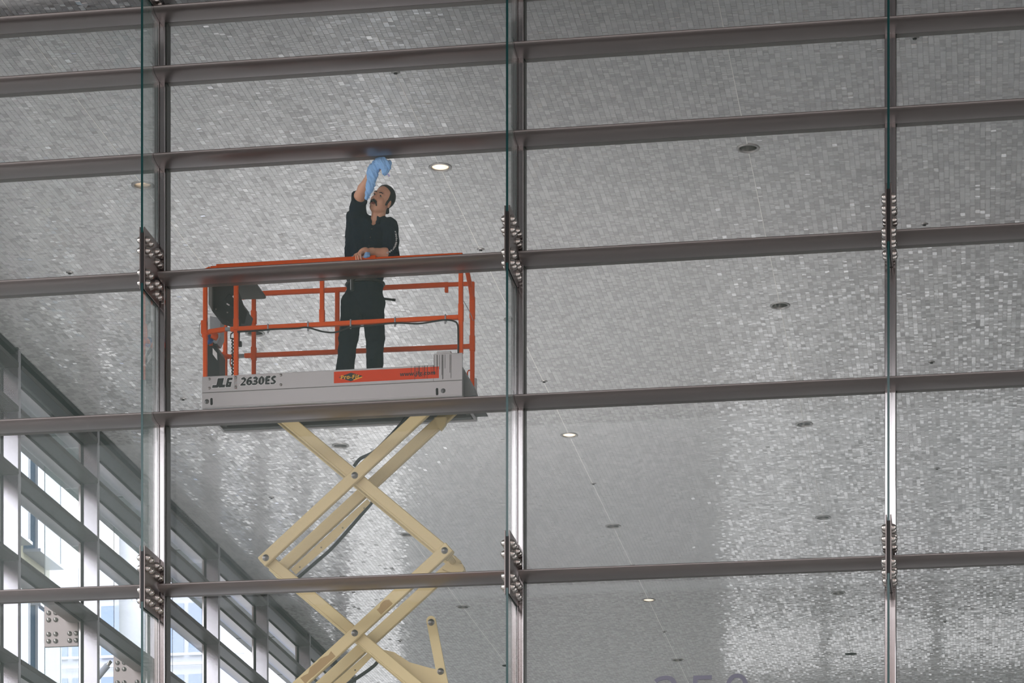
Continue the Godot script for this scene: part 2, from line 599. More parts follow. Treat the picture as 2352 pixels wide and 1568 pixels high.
func mosaic_ceiling() -> void:
	var c := struct("ceiling")
	# the board, with a round hole for every downlight
	var st := mb()
	var x_lim := [-7.5, 12.5]
	var z_lim := [0.95, -33.9]
	var hx := 0.13
	var xs := [x_lim[0]]
	for x: float in LIGHT_X: xs.append_array([x - hx, x + hx])
	xs.append(x_lim[1])
	var zs := [z_lim[0]]
	for z: float in LIGHT_Z: zs.append_array([z + hx, z - hx])
	zs.append(z_lim[1])
	var yb := CEIL_Y + 0.0006
	for i in xs.size() - 1:
		for j in zs.size() - 1:
			if i % 2 == 1 and j % 2 == 1:
				var o := Vector3((xs[i] + xs[i + 1]) / 2, yb, (zs[j] + zs[j + 1]) / 2)
				for k in 24:
					var a := TAU * k / 24
					var b := TAU * (k + 1) / 24
					var sq := func(t: float) -> Vector3:
						var m := maxf(absf(cos(t)), absf(sin(t)))
						return o + Vector3(cos(t), 0, sin(t)) * hx / m
					var ci := func(t: float) -> Vector3: return o + Vector3(cos(t), 0, sin(t)) * 0.1
					quad(st, ci.call(a), sq.call(a), sq.call(b), ci.call(b))
			else:
				quad(st, Vector3(xs[i], yb, zs[j]), Vector3(xs[i], yb, zs[j + 1]), Vector3(xs[i + 1], yb, zs[j + 1]), Vector3(xs[i + 1], yb, zs[j]))
	put("ceiling_board", st, M.grout, c)
	st = mb()
	box(st, Vector3(2.5, CEIL_Y + 0.6, -17), Vector3(20.4, 0.2, 34.2))
	put("ceiling_slab", st, M.ceiling_back, c)
	# mosaic: columns of tiles, each cell one long tile or two square ones, every tile tipped a little
	st = mb()
	var t0 := 0.0493 / 2
	var tt := 0.0480 / 2
	var dz := -0.002
	var q := [Vector3(-tt, dz, -tt), Vector3(tt, dz, -tt), Vector3(tt, dz, tt), Vector3(-tt, dz, tt)]
	var b := [Vector3(-t0, 0.004, -t0), Vector3(t0, 0.004, -t0), Vector3(t0, 0.004, t0), Vector3(-t0, 0.004, t0)]
	quad(st, q[0], q[1], q[2], q[3])
	for k in 4: quad(st, b[k], b[(k + 1) % 4], q[(k + 1) % 4], q[k])
	var tile := done(st)
	var where := [[], []]
	var tint := [PackedColorArray(), PackedColorArray()]
	var singles := 0
	var single_mats := []
	for k in 4:
		var g := 0.56 + 0.022 * k
		single_mats.append(mat("tile_%d" % k, Color(g, g * 1.005, g), 0.08 if k % 2 else 0.22, 0.2, 0.6))
		single_mats[k].albedo_color = Color(g, g * 1.005, g).linear_to_srgb()
	var pitch := 3.0685 / 60.0
	var x := -1.37 - 118.5 * pitch
	while x < 6.6:
		var z := 0.9 - rng.randf() * 0.1
		var col_tilt := rng.randfn(0.0, 0.003)
		while z > -31.2:
			var parts := 1 if rng.randf() < 0.5 else 2
			for lx: float in LIGHT_X:
				if absf(x - lx) < 0.2:
					for lz: float in LIGHT_Z:
						if absf(z - 0.05 - lz) < 0.2: parts = 2
			for k in parts:
				var len := 0.1 / parts
				var zc := z - len * (k + 0.5)
				var skip := false
				for lx: float in LIGHT_X:
					if absf(x - lx) < 0.15:
						for lz: float in LIGHT_Z:
							if Vector2(x - lx, zc - lz).length() < 0.118: skip = true
				if x < 3.94 - 0.337 * (24.69 - zc) - 0.8 or skip: continue
				var loose := 0.055 if rng.randf() < 0.07 else 0.018
				var bs := Basis.from_euler(Vector3(rng.randfn(0.0, loose), 0, col_tilt + rng.randfn(0.0, loose)))
				var tr := Transform3D(bs * Basis.from_scale(Vector3(1, 1, (len - 0.0022) / 0.0493)), Vector3(x, CEIL_Y, zc))
				var s := rng.randf()
				if singles < 300 and x > 0.5 and x < 3.1 and zc < -1.17 and zc > -1.62:
					singles += 1
					var o := node("tile", tile, single_mats[int(s * 3.99)], c)
					o.transform = tr
				else:
					var kind := 0 if rng.randf() < 0.5 else 1
					where[kind].append(tr)
					var g := 0.56 + 0.07 * s
					tint[kind].append(Color(g, g * 1.005, g))
			z -= 0.1
		x += pitch
	for kind in 2:
		var mm := MultiMesh.new()
		mm.transform_format = MultiMesh.TRANSFORM_3D
		mm.use_colors = true
		mm.mesh = tile
		mm.instance_count = where[kind].size()
		for k in where[kind].size():
			mm.set_instance_transform(k, where[kind][k])
			mm.set_instance_color(k, tint[kind][k])
		var mi := MultiMeshInstance3D.new()
		mi.name = ["glossy_tile_field", "satin_tile_field"][kind]
		mi.multimesh = mm
		mi.material_override = [M.tile, M.tile_satin][kind]
		mi.set_meta("kind", "stuff")
		c.add_child(mi)
	for lx: float in LIGHT_X:
		st = mb()
		var z_from := 0.9
		for lz: float in LIGHT_Z + [-31.3]:
			var z_to := lz + 0.12
			box(st, Vector3(lx, CEIL_Y, (z_from + z_to) / 2), Vector3(0.008, 0.010, z_from - z_to))
			z_from = lz - 0.12
		put("movement_joint", st, M.joint, c)
	# downlights
	var rows := ["left", "middle", "right"]
	var nth := ["first", "second", "third", "fourth", "fifth", "sixth"]
	for i in 3:
		for j in 6:
			if j == 5 and i != 1: continue
			var lit: bool = (i == 1 and j % 2 == 0) or (i == 0 and j == 0)
			var d := thing("recessed_downlight", "%s round recessed downlight, %s from the glass in the %s row of lights" % ["glowing warm" if lit else "unlit grey", nth[j], rows[i]], "downlight", Vector3(LIGHT_X[i], CEIL_Y, LIGHT_Z[j]), "recessed downlights in the mosaic ceiling")
			st = mb(true)
			lathe(st, [Vector2(0.086, 0.004), Vector2(0.088, -0.006), Vector2(0.092, -0.010), Vector2(0.112, -0.010), Vector2(0.117, -0.006), Vector2(0.117, 0.004)], 28)
			put("trim_ring", st, M.trim_ring, d)
			st = mb(true)
			var deep := (0.015 if i == 1 else 0.06) if lit else 0.13
			lathe(st, [Vector2(0.07, deep + 0.02), Vector2(0.092, -0.004)] if not lit else [Vector2(0.085, deep), Vector2(0.092, -0.004)], 28)
			put("reflector", st, M.reflector, d)
			st = mb(true)
			lathe(st, [Vector2(0.0, deep - 0.012), Vector2(0.08, deep - 0.012), Vector2(0.08, deep + 0.02), Vector2(0.0, deep + 0.02)], 24)
			put("lamp_lens", st, M.lamp_glow if lit else M.lamp_off, d)
			if lit:
				var sp := SpotLight3D.new()
				sp.name = "lamp_light"
				sp.rotation.x = -PI / 2
				sp.position.y = deep - 0.03
				sp.light_color = Color(1.0, 0.86, 0.68)
				sp.light_energy = 6.0
				sp.light_size = 0.07
				sp.spot_range = 60.0
				sp.spot_attenuation = 2.0
				sp.spot_angle = 55.0
				sp.spot_angle_attenuation = 1.0
				sp.shadow_enabled = true
				d.add_child(sp)
	# sprinklers
	var sx := [-5.95, -1.36, 3.37]
	for i in 3:
		for j in 6:
			var p := Vector3(sx[i], CEIL_Y, -1.73 - 4.65 * j)
			if i == 0 and j == 0: continue
			var s := thing("sprinkler_head", "small dark sprinkler head, %s from the glass in the %s line of sprinklers" % [nth[j - 1] if i == 0 else nth[j], rows[i]], "sprinkler", p, "sprinkler heads in the mosaic ceiling")
			st = mb(true)
			lathe(st, [Vector2(0.0, -0.012), Vector2(0.02, -0.012), Vector2(0.040, -0.007), Vector2(0.043, 0.004)], 14)
			put("escutcheon", st, M.trim_ring, s)
			st = mb(true)
			lathe(st, [Vector2(0.0, -0.022), Vector2(0.017, -0.020), Vector2(0.019, -0.014), Vector2(0.010, -0.011)], 12)
			put("deflector", st, M.gasket, s)

func outside() -> void:
	var st := mb()
	box(st, Vector3(0, -1.7, 0), Vector3(260, 0.2, 260))
	tag(put("ground", st, M.asphalt, self), "", "", "", "structure")
	# the soffit over the pavement, in panels
	var so := struct("trim_2")
	mat("soffit_panel", Color(0.44, 0.445, 0.45), 0.45)
	var panel := mb()
	box(panel, Vector3.ZERO, Vector3(3.08, 0.05, 2.68), 0.004)
	var pm := done(panel)
	for i in 9:
		for j in 4:
			var o := node("panel", pm, M.soffit_panel, so)
			o.position = Vector3(-6.2 + 3.1 * i, 11.20, 2.31 + 2.7 * j)
	panel = mb()
	box(panel, Vector3.ZERO, Vector3(1.2, 0.05, 3.0), 0.004)
	pm = done(panel)
	for j in 14:
		var o := node("panel", pm, M.soffit_panel, so)
		o.position = Vector3(-8.24, 11.30, 1.5 - 3.04 * j - 0.5)
	st = mb()
	box(st, Vector3(6.2, 11.42, 12.35), Vector3(28.2, 0.4, 1.3))
	box(st, Vector3(6.2, 11.46, 6.3), Vector3(28.2, 0.3, 12.6))
	box(st, Vector3(-8.24, 11.6, -18.0), Vector3(1.3, 0.5, 44))
	put("fascia", st, M.plaster, so)
	# across the street, behind the camera
	mat("brick_tone", Color(0.62, 0.55, 0.52), 0.8)
	st = mb()
	box(st, Vector3(10, 9.0, 62), Vector3(150, 22.0, 6.0))
	box(st, Vector3(46, 20.0, 50), Vector3(54, 44.0, 30.0))
	tag(put("wall_street", st, M.brick_tone, self), "", "", "", "structure")
	# beyond the left wall
	mat("limestone", Color(0.53, 0.53, 0.46), 0.7)
	mat("window_glass", Color(0.22, 0.32, 0.42), 0.06, 0.0, 0.6)
	mat("window_metal", Color(0.50, 0.52, 0.56), 0.4, 0.5)
	mat("pale_metal", Color(0.76, 0.78, 0.83), 0.5)
	mat("sky_glass", Color(0.46, 0.54, 0.68), 0.2)
	var a := thing("stone_building", "beige stone building with dark reflective windows seen through the left glass wall", "building", Vector3(-17, -1.6, -26))
	st = mb()
	box(st, Vector3(-4, 14, 4), Vector3(7.6, 28, 36.4))
	put("wall", st, M.limestone, a)
	for lev in 8:
		for k in 16:
			st = mb()
			var wz := 20.6 - 2.25 * k
			var wy := 2.4 + 3.35 * lev
			box(st, Vector3(-0.04, wy, wz), Vector3(0.36, 2.1, 1.65))
			var pane_ := put("window", st, M.window_glass, a)
			st = mb()
			for e in [[0, 1.07, 0.05, 1.7], [0, -1.07, 0.07, 1.7]]: box(st, Vector3(-0.14, wy + e[1], wz + e[0]), Vector3(0.7, e[2], e[3]))
			for e in [-0.83, 0.83]: box(st, Vector3(0.12, wy, wz + e), Vector3(0.06, 2.14, 0.05))
			put("window_frame", st, M.window_metal, pane_)
	var b := thing("glass_building", "pale blue glass office building with white mullions behind the round column", "building", Vector3(-27, -1.6, -80))
	st = mb()
	box(st, Vector3(-1.5, 14, -3), Vector3(12, 28, 8))
	put("wall", st, M.pale_metal, b)
	for lev in 10:
		for k in 10:
			st = mb()
			box(st, Vector3(-7.0 + 1.1 * k, 2.2 + 2.6 * lev, 1.0), Vector3(0.92, 1.9, 0.16))
			put("window", st, M.sky_glass, b)
	st = mb()
	for lev in 10:
		for dy in [-0.1, 0.25]:
			box(st, Vector3(-1.5, 3.6 + 2.6 * lev + dy, 1.25), Vector3(12.2, 0.09, 0.09))
	put("rail", st, M.pale_metal, b)
	var c := thing("round_column", "white round column standing outside the left glass wall", "column", Vector3(-10.72, -1.6, -25.0))
	st = mb(true)
	lathe(st, [Vector2(0.0, 0), Vector2(0.25, 0), Vector2(0.25, 11.8)], 36)
	lathe(st, [Vector2(0.25, 11.82), Vector2(0.25, 17.0), Vector2(0.0, 17.0)], 36)
	put("shaft", st, M.pale_metal, c)
	st = mb(true)
	lathe(st, [Vector2(0.245, 11.79), Vector2(0.245, 11.83)], 36)
	put("joint_ring", st, M.frame_dark, c)

func fin_panel(y0: float, y1: float) -> SurfaceTool:   # outline in (z, y): notched round each transom
	var o := PackedVector2Array([Vector2(0.5, y0), Vector2(0.5, y1)])
	var ys := TRANSOM_Y.duplicate()
	var top_in := true
	for y: float in ys:
		if y + 0.09 < y0 or y - 0.02 > y1: continue
		if y + 0.09 < y1:
			if top_in: o.append(Vector2(0.045, y1))
			o.append_array([Vector2(0.045, y + 0.09), Vector2(0.24, y + 0.09)])
		else:
			o.append(Vector2(0.24, y1))
		top_in = false
		if y - 0.02 > y0: o.append_array([Vector2(0.24, y - 0.02), Vector2(0.045, y - 0.02)])
		else:
			o.append(Vector2(0.24, y0))
			return fin_solid(o)
	if top_in: o.append(Vector2(0.045, y1))
	o.append(Vector2(0.045, y0))
	return fin_solid(o)

func fin_solid(o: PackedVector2Array) -> SurfaceTool:
	var st := mb()
	prism(st, o, -0.0095, 0.0095, Transform3D(Basis(Vector3(0, 0, 1), Vector3(0, 1, 0), Vector3(-1, 0, 0)), Vector3.ZERO))
	return st

func glass_fin(label: String, xf: Transform3D, splices: Array, y0: float, y1: float, group: String) -> void:
	var f := thing("glass_fin", label, "glass fin", Vector3.ZERO, group)
	f.transform = xf
	var cuts := [y0] + splices + [y1]
	for k in cuts.size() - 1:
		var a: float = cuts[k] + 0.003
		var b: float = cuts[k + 1] - 0.003
		put("glass_pane", fin_panel(a, b), M.fin_glass, f)
		var st := mb()
		box(st, Vector3(0, (a + b) / 2, 0.5015), Vector3(0.0195, b - a, 0.004))
		put("polished_edge", st, M.glass_edge, f)

var bolt_mesh: ArrayMesh
func bracket(label: String, xf: Transform3D, group: String) -> void:
	var b := thing("splice_bracket", label, "bracket", Vector3.ZERO, group)
	b.transform = xf
	if bolt_mesh == null:
		var st := mb(true)
		var pr := [Vector2(0.031, 0.0), Vector2(0.031, 0.008)]
		for k in range(0, 8): pr.append(Vector2(0.029 * cos(k * PI / 14), 0.010 + 0.029 * sin(k * PI / 14)))
		lathe(st, pr, 18)
		bolt_mesh = done(st)
	for s in [-1.0, 1.0]:
		var st := mb()
		box(st, Vector3(0.0185 * s, 0, 0.272), Vector3(0.011, 0.532, 0.456), 0.0015)
		put("plate", st, M.plate, b)
		for z in [0.44, 0.345, 0.157, 0.07]:
			for y in [0.174, 0.083, -0.103, -0.194]:
				var o := node("cap_bolt", bolt_mesh, M.polished, b)
				o.transform = Transform3D(Basis(Vector3(0, 1, 0), Vector3(s, 0, 0), Vector3(0, 0, -s)), Vector3(0.024 * s, y, z))
	var st := mb()
	box(st, Vector3(0, 0, 0.5022), Vector3(0.0255, 0.43, 0.005))
	put("gasket", st, M.gasket, b)

func fins_and_brackets() -> void:
	var side := ["left", "middle", "right"]
	for i in 3:
		var x: float = FRONT_X[i + 1]
		if i == 0: x -= 0.018
		if i == 1: x -= 0.016
		glass_fin("tall clear glass fin with dark green edge, %s of three on the front wall" % side[i], Transform3D(Basis.IDENTITY, Vector3(x, 0, 0)), [BRACKET_Y[1], BRACKET_Y[0]], 0.6, 11.12, "glass fins of the front wall")
		for k in 2:
			bracket("steel splice bracket with round cap bolts, %s one on the %s front glass fin" % [["upper", "lower"][k], side[i]], Transform3D(Basis.IDENTITY, Vector3(x, BRACKET_Y[k], 0)), "bolted splice brackets of the front wall")
	bracket("bracket plate at the very top of the left front glass fin, beside the uppermost transom", Transform3D(Basis.IDENTITY, Vector3(FRONT_X[1] - 0.018, 11.325, 0)), "bolted splice brackets of the front wall")
	var far := ["nearest", "second", "third", "fourth"]
	for i in 4:
		var z: float = [-8.79, -11.95, -15.03, -18.05][i]
		glass_fin("clear glass fin outside the left glass wall, %s one from the front" % far[i], left_frame() * Transform3D(Basis.IDENTITY, Vector3(z, 0, 0)), [8.67], 0.6, 11.2, "glass fins of the left wall")
		if i == 0: continue
		bracket("shiny bolted bracket plate outside the left glass wall, %s one from the front" % far[i - 1 if i > 0 else 0], left_frame() * Transform3D(Basis.IDENTITY, Vector3(z, 8.67, 0)), "bolted splice brackets of the left wall")
	var r := thing("steel_strut", "pale round steel strut running up to a bolted bracket outside the left wall", "strut", Vector3(-8.16, 8.74, -15.06))
	var st := mb(true)
	tube(st, [Vector3(0, 0, 0), Vector3(-2.6, -2.95, 0)], 0.045, 16)
	put("rod", st, M.pale_metal, r)
	st = mb(true)
	tube(st, [Vector3(0.05, 0.057, 0), Vector3(-0.06, -0.068, 0)], 0.028, 12)
	put("end_pin", st, M.polished, r)
	# house number over the entrance, on the glass
	var n := thing("house_number", "metal house number above the entrance, only its digit tops in the picture", "sign", Vector3(1.63, 4.82, 0.02))
	mat("number_metal", Color(0.34, 0.34, 0.38), 0.35, 0.7)
	var xs := [1.328, 1.632, 1.926]
	for k in 3:
		lettering("digit", ["3", "5", "0"][k], M.number_metal, n, Vector3(xs[k] - 1.63, 0.17, 0.012), 0.34, 0.2, 0.0, false, 0.012)

# ------------------------------------------------------------------ the scissor lift (built in place, then re-based on the lobby floor)
func rebase(o: Node3D, b: Vector3) -> void:
	o.position = b
	for c in o.get_children():
		if c is Node3D: c.position -= b

func xy_prism(pts: Array, z0: float, z1: float) -> SurfaceTool:
	var st := mb()
	prism(st, P2(pts), z0, z1)
	return st

func square_post(l: Node3D, x: float, z: float, y0: float, y1: float, w := 0.038) -> MeshInstance3D:
	var st := mb()
	box(st, Vector3(x, (y0 + y1) / 2, z), Vector3(w, y1 - y0, w), 0.005)
	return put("rail_post", st, M.orange, l)

func rail(l: Node3D, pts: Array, r := 0.019, called := "rail") -> MeshInstance3D:
	var st := mb()
	for i in pts.size() - 1: bar(st, pts[i], pts[i + 1], r * 2, r * 2, 0.005)
	return put(called, st, M.orange, l)

func pin(l: Node3D, x: float, y: float, z0: float, z1: float) -> void:
	var st := mb(true)
	var xf := Transform3D(Basis(Vector3(1, 0, 0), Vector3(0, 0, 1), Vector3(0, -1, 0)), Vector3(x, y, z0))
	var d := z1 - z0
	lathe(st, [Vector2(0.0, -0.01), Vector2(0.024, -0.008), Vector2(0.024, d), Vector2(0.030, d), Vector2(0.030, d + 0.004), Vector2(0.021, d + 0.005), Vector2(0.021, d + 0.014), Vector2(0.014, d + 0.017), Vector2(0.013, d + 0.022), Vector2(0.0, d + 0.023)], 18, xf)
	put("pivot_pin", st, M.pin, l)

func lift() -> void:
	mat("orange", Color(0.87, 0.33, 0.03), 0.5, 0.0, 0.25)
	mat("cream", Color(0.79, 0.71, 0.52), 0.45)
	mat("worn", Color(0.63, 0.52, 0.35), 0.8)
	mat("alloy", Color(0.72, 0.71, 0.71), 0.42, 0.45)
	mat("alloy_dark", Color(0.42, 0.42, 0.42), 0.5, 0.4)
	mat("pin", Color(0.55, 0.53, 0.52), 0.35, 0.9)
	mat("ink", Color(0.05, 0.06, 0.075), 0.5)
	mat("decal_orange", Color(0.84, 0.24, 0.03), 0.5, 0.0, 0.3)
	mat("decal_yellow", Color(0.93, 0.66, 0.10), 0.4)
	mat("white_print", Color(0.88, 0.88, 0.88), 0.5)
	mat("black_plastic", Color(0.075, 0.08, 0.085), 0.5)
	mat("grey_plastic", Color(0.40, 0.40, 0.385), 0.7)
	mat("rubber", Color(0.03, 0.032, 0.034), 0.5)
	mat("dark_green", Color(0.03, 0.07, 0.06), 0.5)
	mat("galvanised", Color(0.60, 0.61, 0.62), 0.45, 0.6)
	mat("stain", Color(0.20, 0.19, 0.18), 0.7)
	mat("slot", Color(0.03, 0.03, 0.03), 0.7)
	var l := thing("scissor_lift", "raised scissor lift with orange guard rails, pale alloy platform and cream crossed arms", "scissor lift")
	var xl := -2.852
	var xr := -0.51
	var zf := -0.45
	var zr := -1.21
	# platform: deck, side extrusions, toe boards
	var st := mb()
	box(st, Vector3((xl + xr) / 2, 7.895, -0.83), Vector3(xr - xl - 0.02, 0.03, 0.74))
	put("deck", st, M.alloy_dark, l)
	st = mb()
	for z in [-0.55, -0.70, -0.96, -1.11]: box(st, Vector3((xl + xr) / 2, 7.82, z), Vector3(xr - xl - 0.06, 0.11, 0.04), 0.004)
	for x in [-2.80, -2.2, -1.6, -1.0, -0.56]: box(st, Vector3(x, 7.83, -0.83), Vector3(0.05, 0.09, 0.7), 0.004)
	put("deck_beam", st, M.alloy_dark, l)
	for s in [0, 1]:
		var z: float = zf - 0.015 if s == 0 else zr + 0.015
		st = mb()
		box(st, Vector3((xl + xr) / 2, 7.836, z), Vector3(xr - xl, 0.136, 0.03), 0.004)
		box(st, Vector3((xl + xr) / 2 + 0.01, 7.772, z - 0.006 + 0.012 * s), Vector3(xr - xl - 0.02, 0.014, 0.05), 0.003)
		var sd := put("side_beam", st, M.alloy, l)
		st = mb()
		box(st, Vector3((xl - 0.765) / 2, 7.978, z), Vector3(-0.765 - xl, 0.142, 0.024), 0.003)
		box(st, Vector3((xr - 0.765) / 2, 8.0265, z), Vector3(xr + 0.765, 0.239, 0.024), 0.003)
		if s == 0:
			box(st, Vector3(-0.676, 8.135, z - 0.022), Vector3(0.128, 0.066, 0.05), 0.004)
		var tb := put("toe_board", st, M.alloy, l)
		if s == 1: continue
		for h in [[-2.804, 7.826, 0], [-0.680, 7.819, 0], [-2.761, 7.824, 1], [-0.734, 7.814, 1]]:
			st = mb(h[2] == 0)
			if h[2] == 0:
				lathe(st, [Vector2(0.0, 0.004), Vector2(0.012, 0.004), Vector2(0.014, 0.001), Vector2(0.021, 0.001), Vector2(0.022, -0.002)], 18, Transform3D(Basis(Vector3(1, 0, 0), Vector3(0, 0, 1), Vector3(0, -1, 0)), Vector3(h[0], h[1], zf)))
			else:
				var o := []
				for k in 12:
					var a := TAU * k / 12
					o.append_array([h[0] + 0.0115 * cos(a), h[1] + 0.012 * sin(a) + (0.02 if sin(a) > 0 else -0.02)])
				prism(st, P2(o), zf - 0.002, zf + 0.001)
			put("slot" if h[2] == 1 else "round_hole", st, M.slot if h[2] == 1 else M.alloy_dark, sd).set_meta("label", "dark slot" if h[2] == 1 else "round bolt head")
		var face: float = z + 0.012
		for p in [[-2.781, 8.025], [-2.781, 7.944], [-2.543, 8.025], [-2.543, 7.942], [-2.133, 8.028], [-2.133, 7.943]]:
			st = mb(true)
			lathe(st, [Vector2(0.0125, -0.001), Vector2(0.012, 0.004), Vector2(0.006, 0.006), Vector2(0.0, 0.0062)], 12, Transform3D(Basis(Vector3(1, 0, 0), Vector3(0, 0, 1), Vector3(0, -1, 0)), Vector3(p[0], p[1], face)))
			put("bolt", st, M.pin, tb)
		# maker's letters, hand-cut slanted strokes
		var lx := -2.757
		var ly := 7.945
		var letters := {"J": [[0, 0, 0.055, 0, 0.070, 0.014, 0.088, 0.082, 0.057, 0.082, 0.043, 0.024, 0.005, 0.024]], "L": [[0.066, 0, 0.125, 0, 0.131, 0.024, 0.104, 0.024, 0.119, 0.082, 0.087, 0.082]],
			"G": [[0.134, 0.010, 0.140, 0.0, 0.184, 0.0, 0.196, 0.046, 0.163, 0.046, 0.160, 0.032, 0.169, 0.032, 0.166, 0.021, 0.160, 0.021, 0.170, 0.061, 0.200, 0.061, 0.205, 0.082, 0.158, 0.082, 0.150, 0.073]]}
		for e in [[0.0045, M.white_print, 0.0008], [0.0, M.ink, 0.0016]]:
			for k: String in letters:
				for poly in letters[k]:
					var pp := P2(poly)
					for i in pp.size(): pp[i] = Vector2(lx + pp[i].x * 0.92, ly + pp[i].y)
					if e[0] > 0:
						var big := Geometry2D.offset_polygon(pp, e[0])
						if big.size() == 0: continue
						pp = big[0]
					st = mb()
					prism(st, pp, face - 0.001, face + e[2])
					put("letter" if e[0] == 0.0 else "letter_outline", st, e[1], tb)
		lettering("model_number", "2630ES", M.ink, tb, Vector3(-2.338, 7.985, face + 0.001), 0.072, 0.318, 0.12)
		for e in [[-1, -1], [1, -1], [1, 1], [-1, 1]]:
			lettering("model_number_outline", "2630ES", M.white_print, tb, Vector3(-2.338 + 0.004 * e[0], 7.985 + 0.004 * e[1], face), 0.072, 0.318, 0.12)
		st = mb()
		box(st, Vector3(-1.187, 7.983, face), Vector3(0.937, 0.101, 0.0016))
		var dec := put("decal", st, M.decal_orange, tb)
		dec.set_meta("label", "orange printed strip")
		st = xy_prism([-1.612, 7.982, -1.503, 8.018, -1.397, 7.984, -1.503, 7.942], face, face + 0.0014)
		put("diamond", st, M.ink, dec)
		st = xy_prism([-1.478, 7.949, -1.400, 7.972, -1.405, 7.980, -1.482, 7.957], face, face + 0.0018)
		put("yellow_edge", st, M.decal_yellow, dec)
		lettering("diamond_word", "Pro-Fit", M.decal_yellow, dec, Vector3(-1.512, 7.980, face + 0.0018), 0.037, 0.165, 0.1)
		lettering("web_address", "www.jlg.com", M.ink, dec, Vector3(-0.905, 7.981, face + 0.0016), 0.046, 0.315, 0.12)
		st = mb()
		var rr := RandomNumberGenerator.new()
		rr.seed = 3
		for k in 16:
			var x := -0.97 + 0.215 * rr.randf()
			var hgt := 0.05 + 0.07 * rr.randf()
			box(st, Vector3(x, 8.046 - hgt / 2, face + 0.0014), Vector3(0.0025, hgt, 0.0014))
		for k in 11:
			var x := -0.765 + 0.165 * rr.randf()
			var hgt := 0.12 + 0.10 * rr.randf()
			box(st, Vector3(x, 8.135 - hgt / 2, face + 0.0125 if x < -0.67 and hgt < 0.09 else face + 0.001), Vector3(0.003, hgt, 0.0016))
		var sn := put("drip_stain", st, M.stain, tb)
		sn.set_meta("kind", "stuff")
	for x in [xl + 0.012, xr - 0.012]:
		st = mb()
		box(st, Vector3(x, 7.90, -0.83), Vector3(0.024, 0.26, 0.74), 0.003)
		put("end_board", st, M.alloy, l)
	st = xy_prism([-0.512, 7.79, -0.505, 8.02, -0.49, 7.97, -0.40, 7.79], -1.16, -0.52)
	put("step_plate", st, M.alloy_dark, l)
	st = mb()
	box(st, Vector3(-0.55, 7.9, -1.236), Vector3(0.07, 0.22, 0.03), 0.004)
	put("post_socket", st, M.galvanised, l)
	# guard rails, near side
	var F := func(x: float, y: float) -> Vector3: return Vector3(x, y, -0.472)
	rail(l, [F.call(-2.83, 8.985), F.call(-2.775, 9.006), F.call(-2.5, 9.010), F.call(-0.51, 9.0)], 0.018)
	st = mb()
	box(st, Vector3(-2.0, 9.018, -0.472), Vector3(1.44, 0.036, 0.048), 0.004)
	put("rail_sleeve", st, M.orange, l)
	rail(l, [F.call(-2.595, 8.46), F.call(-0.545, 8.46)], 0.019)
	rail(l, [F.call(-2.838, 8.40), F.call(-2.828, 8.432), F.call(-2.795, 8.447), F.call(-2.64, 8.464)], 0.019)
	st = mb()
	bar(st, F.call(-2.65, 8.464), F.call(-2.585, 8.462), 0.03, 0.03, 0.003)
	put("coupling", st, M.galvanised, l)
	square_post(l, -2.543, -0.472, 7.92, 9.0)
	st = mb()
	box(st, Vector3(-2.543, 8.50, -0.472), Vector3(0.044, 0.1, 0.044), 0.004)
	put("post_sleeve", st, M.orange, l)
	square_post(l, -1.766, -0.472, 8.47, 9.0, 0.037)
	st = mb()
	box(st, Vector3(-1.766, 8.535, -0.472), Vector3(0.046, 0.11, 0.044), 0.004)
	put("post_sleeve", st, M.orange, l)
	square_post(l, -0.526, -0.472, 8.14, 9.0, 0.038)
	st = mb()
	box(st, Vector3(-0.526, 8.50, -0.472), Vector3(0.044, 0.15, 0.044), 0.004)
	put("post_sleeve", st, M.orange, l)
	square_post(l, -2.824, -0.472, 8.50, 9.0, 0.036)
	st = mb()
	box(st, Vector3(-2.832, 8.488, -0.472), Vector3(0.052, 0.12, 0.05), 0.004)
	put("post_sleeve", st, M.orange, l)
	square_post(l, -2.824, -0.472, 7.92, 8.43, 0.036)
	# far side
	var G := func(x: float, y: float) -> Vector3: return Vector3(x, y, -1.19)
	rail(l, [G.call(-2.83, 8.965), G.call(-2.68, 8.985), G.call(-2.49, 9.012), G.call(-0.765, 9.0)], 0.019)
	rail(l, [G.call(-0.80, 9.0), G.call(-0.53, 8.995)], 0.0165)
	st = mb()
	box(st, Vector3(-0.785, 8.955, -1.19), Vector3(0.03, 0.05, 0.03), 0.003)
	put("lock_pin", st, M.orange, l)
	rail(l, [G.call(-2.65, 8.455), G.call(-0.54, 8.435)], 0.019)
	rail(l, [G.call(-2.86, 8.49), G.call(-2.84, 8.466), G.call(-2.79, 8.452), G.call(-2.70, 8.455)], 0.019)
	st = mb()
	bar(st, G.call(-2.71, 8.455), G.call(-2.64, 8.455), 0.03, 0.03, 0.003)
	put("coupling", st, M.galvanised, l)
	square_post(l, -2.563, -1.19, 7.92, 9.0, 0.036)
	square_post(l, -1.788, -1.19, 8.45, 9.0, 0.038)
	square_post(l, -0.55, -1.19, 7.80, 8.99, 0.038)
	for s in [[-2.563, 8.80, 0.12], [-2.563, 8.47, 0.12], [-0.55, 8.46, 0.14], [-0.55, 8.78, 0.2]]:
		st = mb()
		box(st, Vector3(s[0], s[1], -1.19), Vector3(0.046, s[2], 0.046), 0.004)
		put("post_sleeve", st, M.orange, l)
	square_post(l, -2.83, -1.19, 7.92, 8.97, 0.036)
	# end rails
	rail(l, [Vector3(-0.526, 8.995, -0.472), Vector3(-0.53, 8.985, -0.80), Vector3(-0.545, 8.93, -1.05), Vector3(-0.55, 8.85, -1.19)], 0.018, "end_rail")
	rail(l, [Vector3(-2.824, 8.98, -0.472), Vector3(-2.83, 8.97, -1.19)], 0.018, "end_rail")
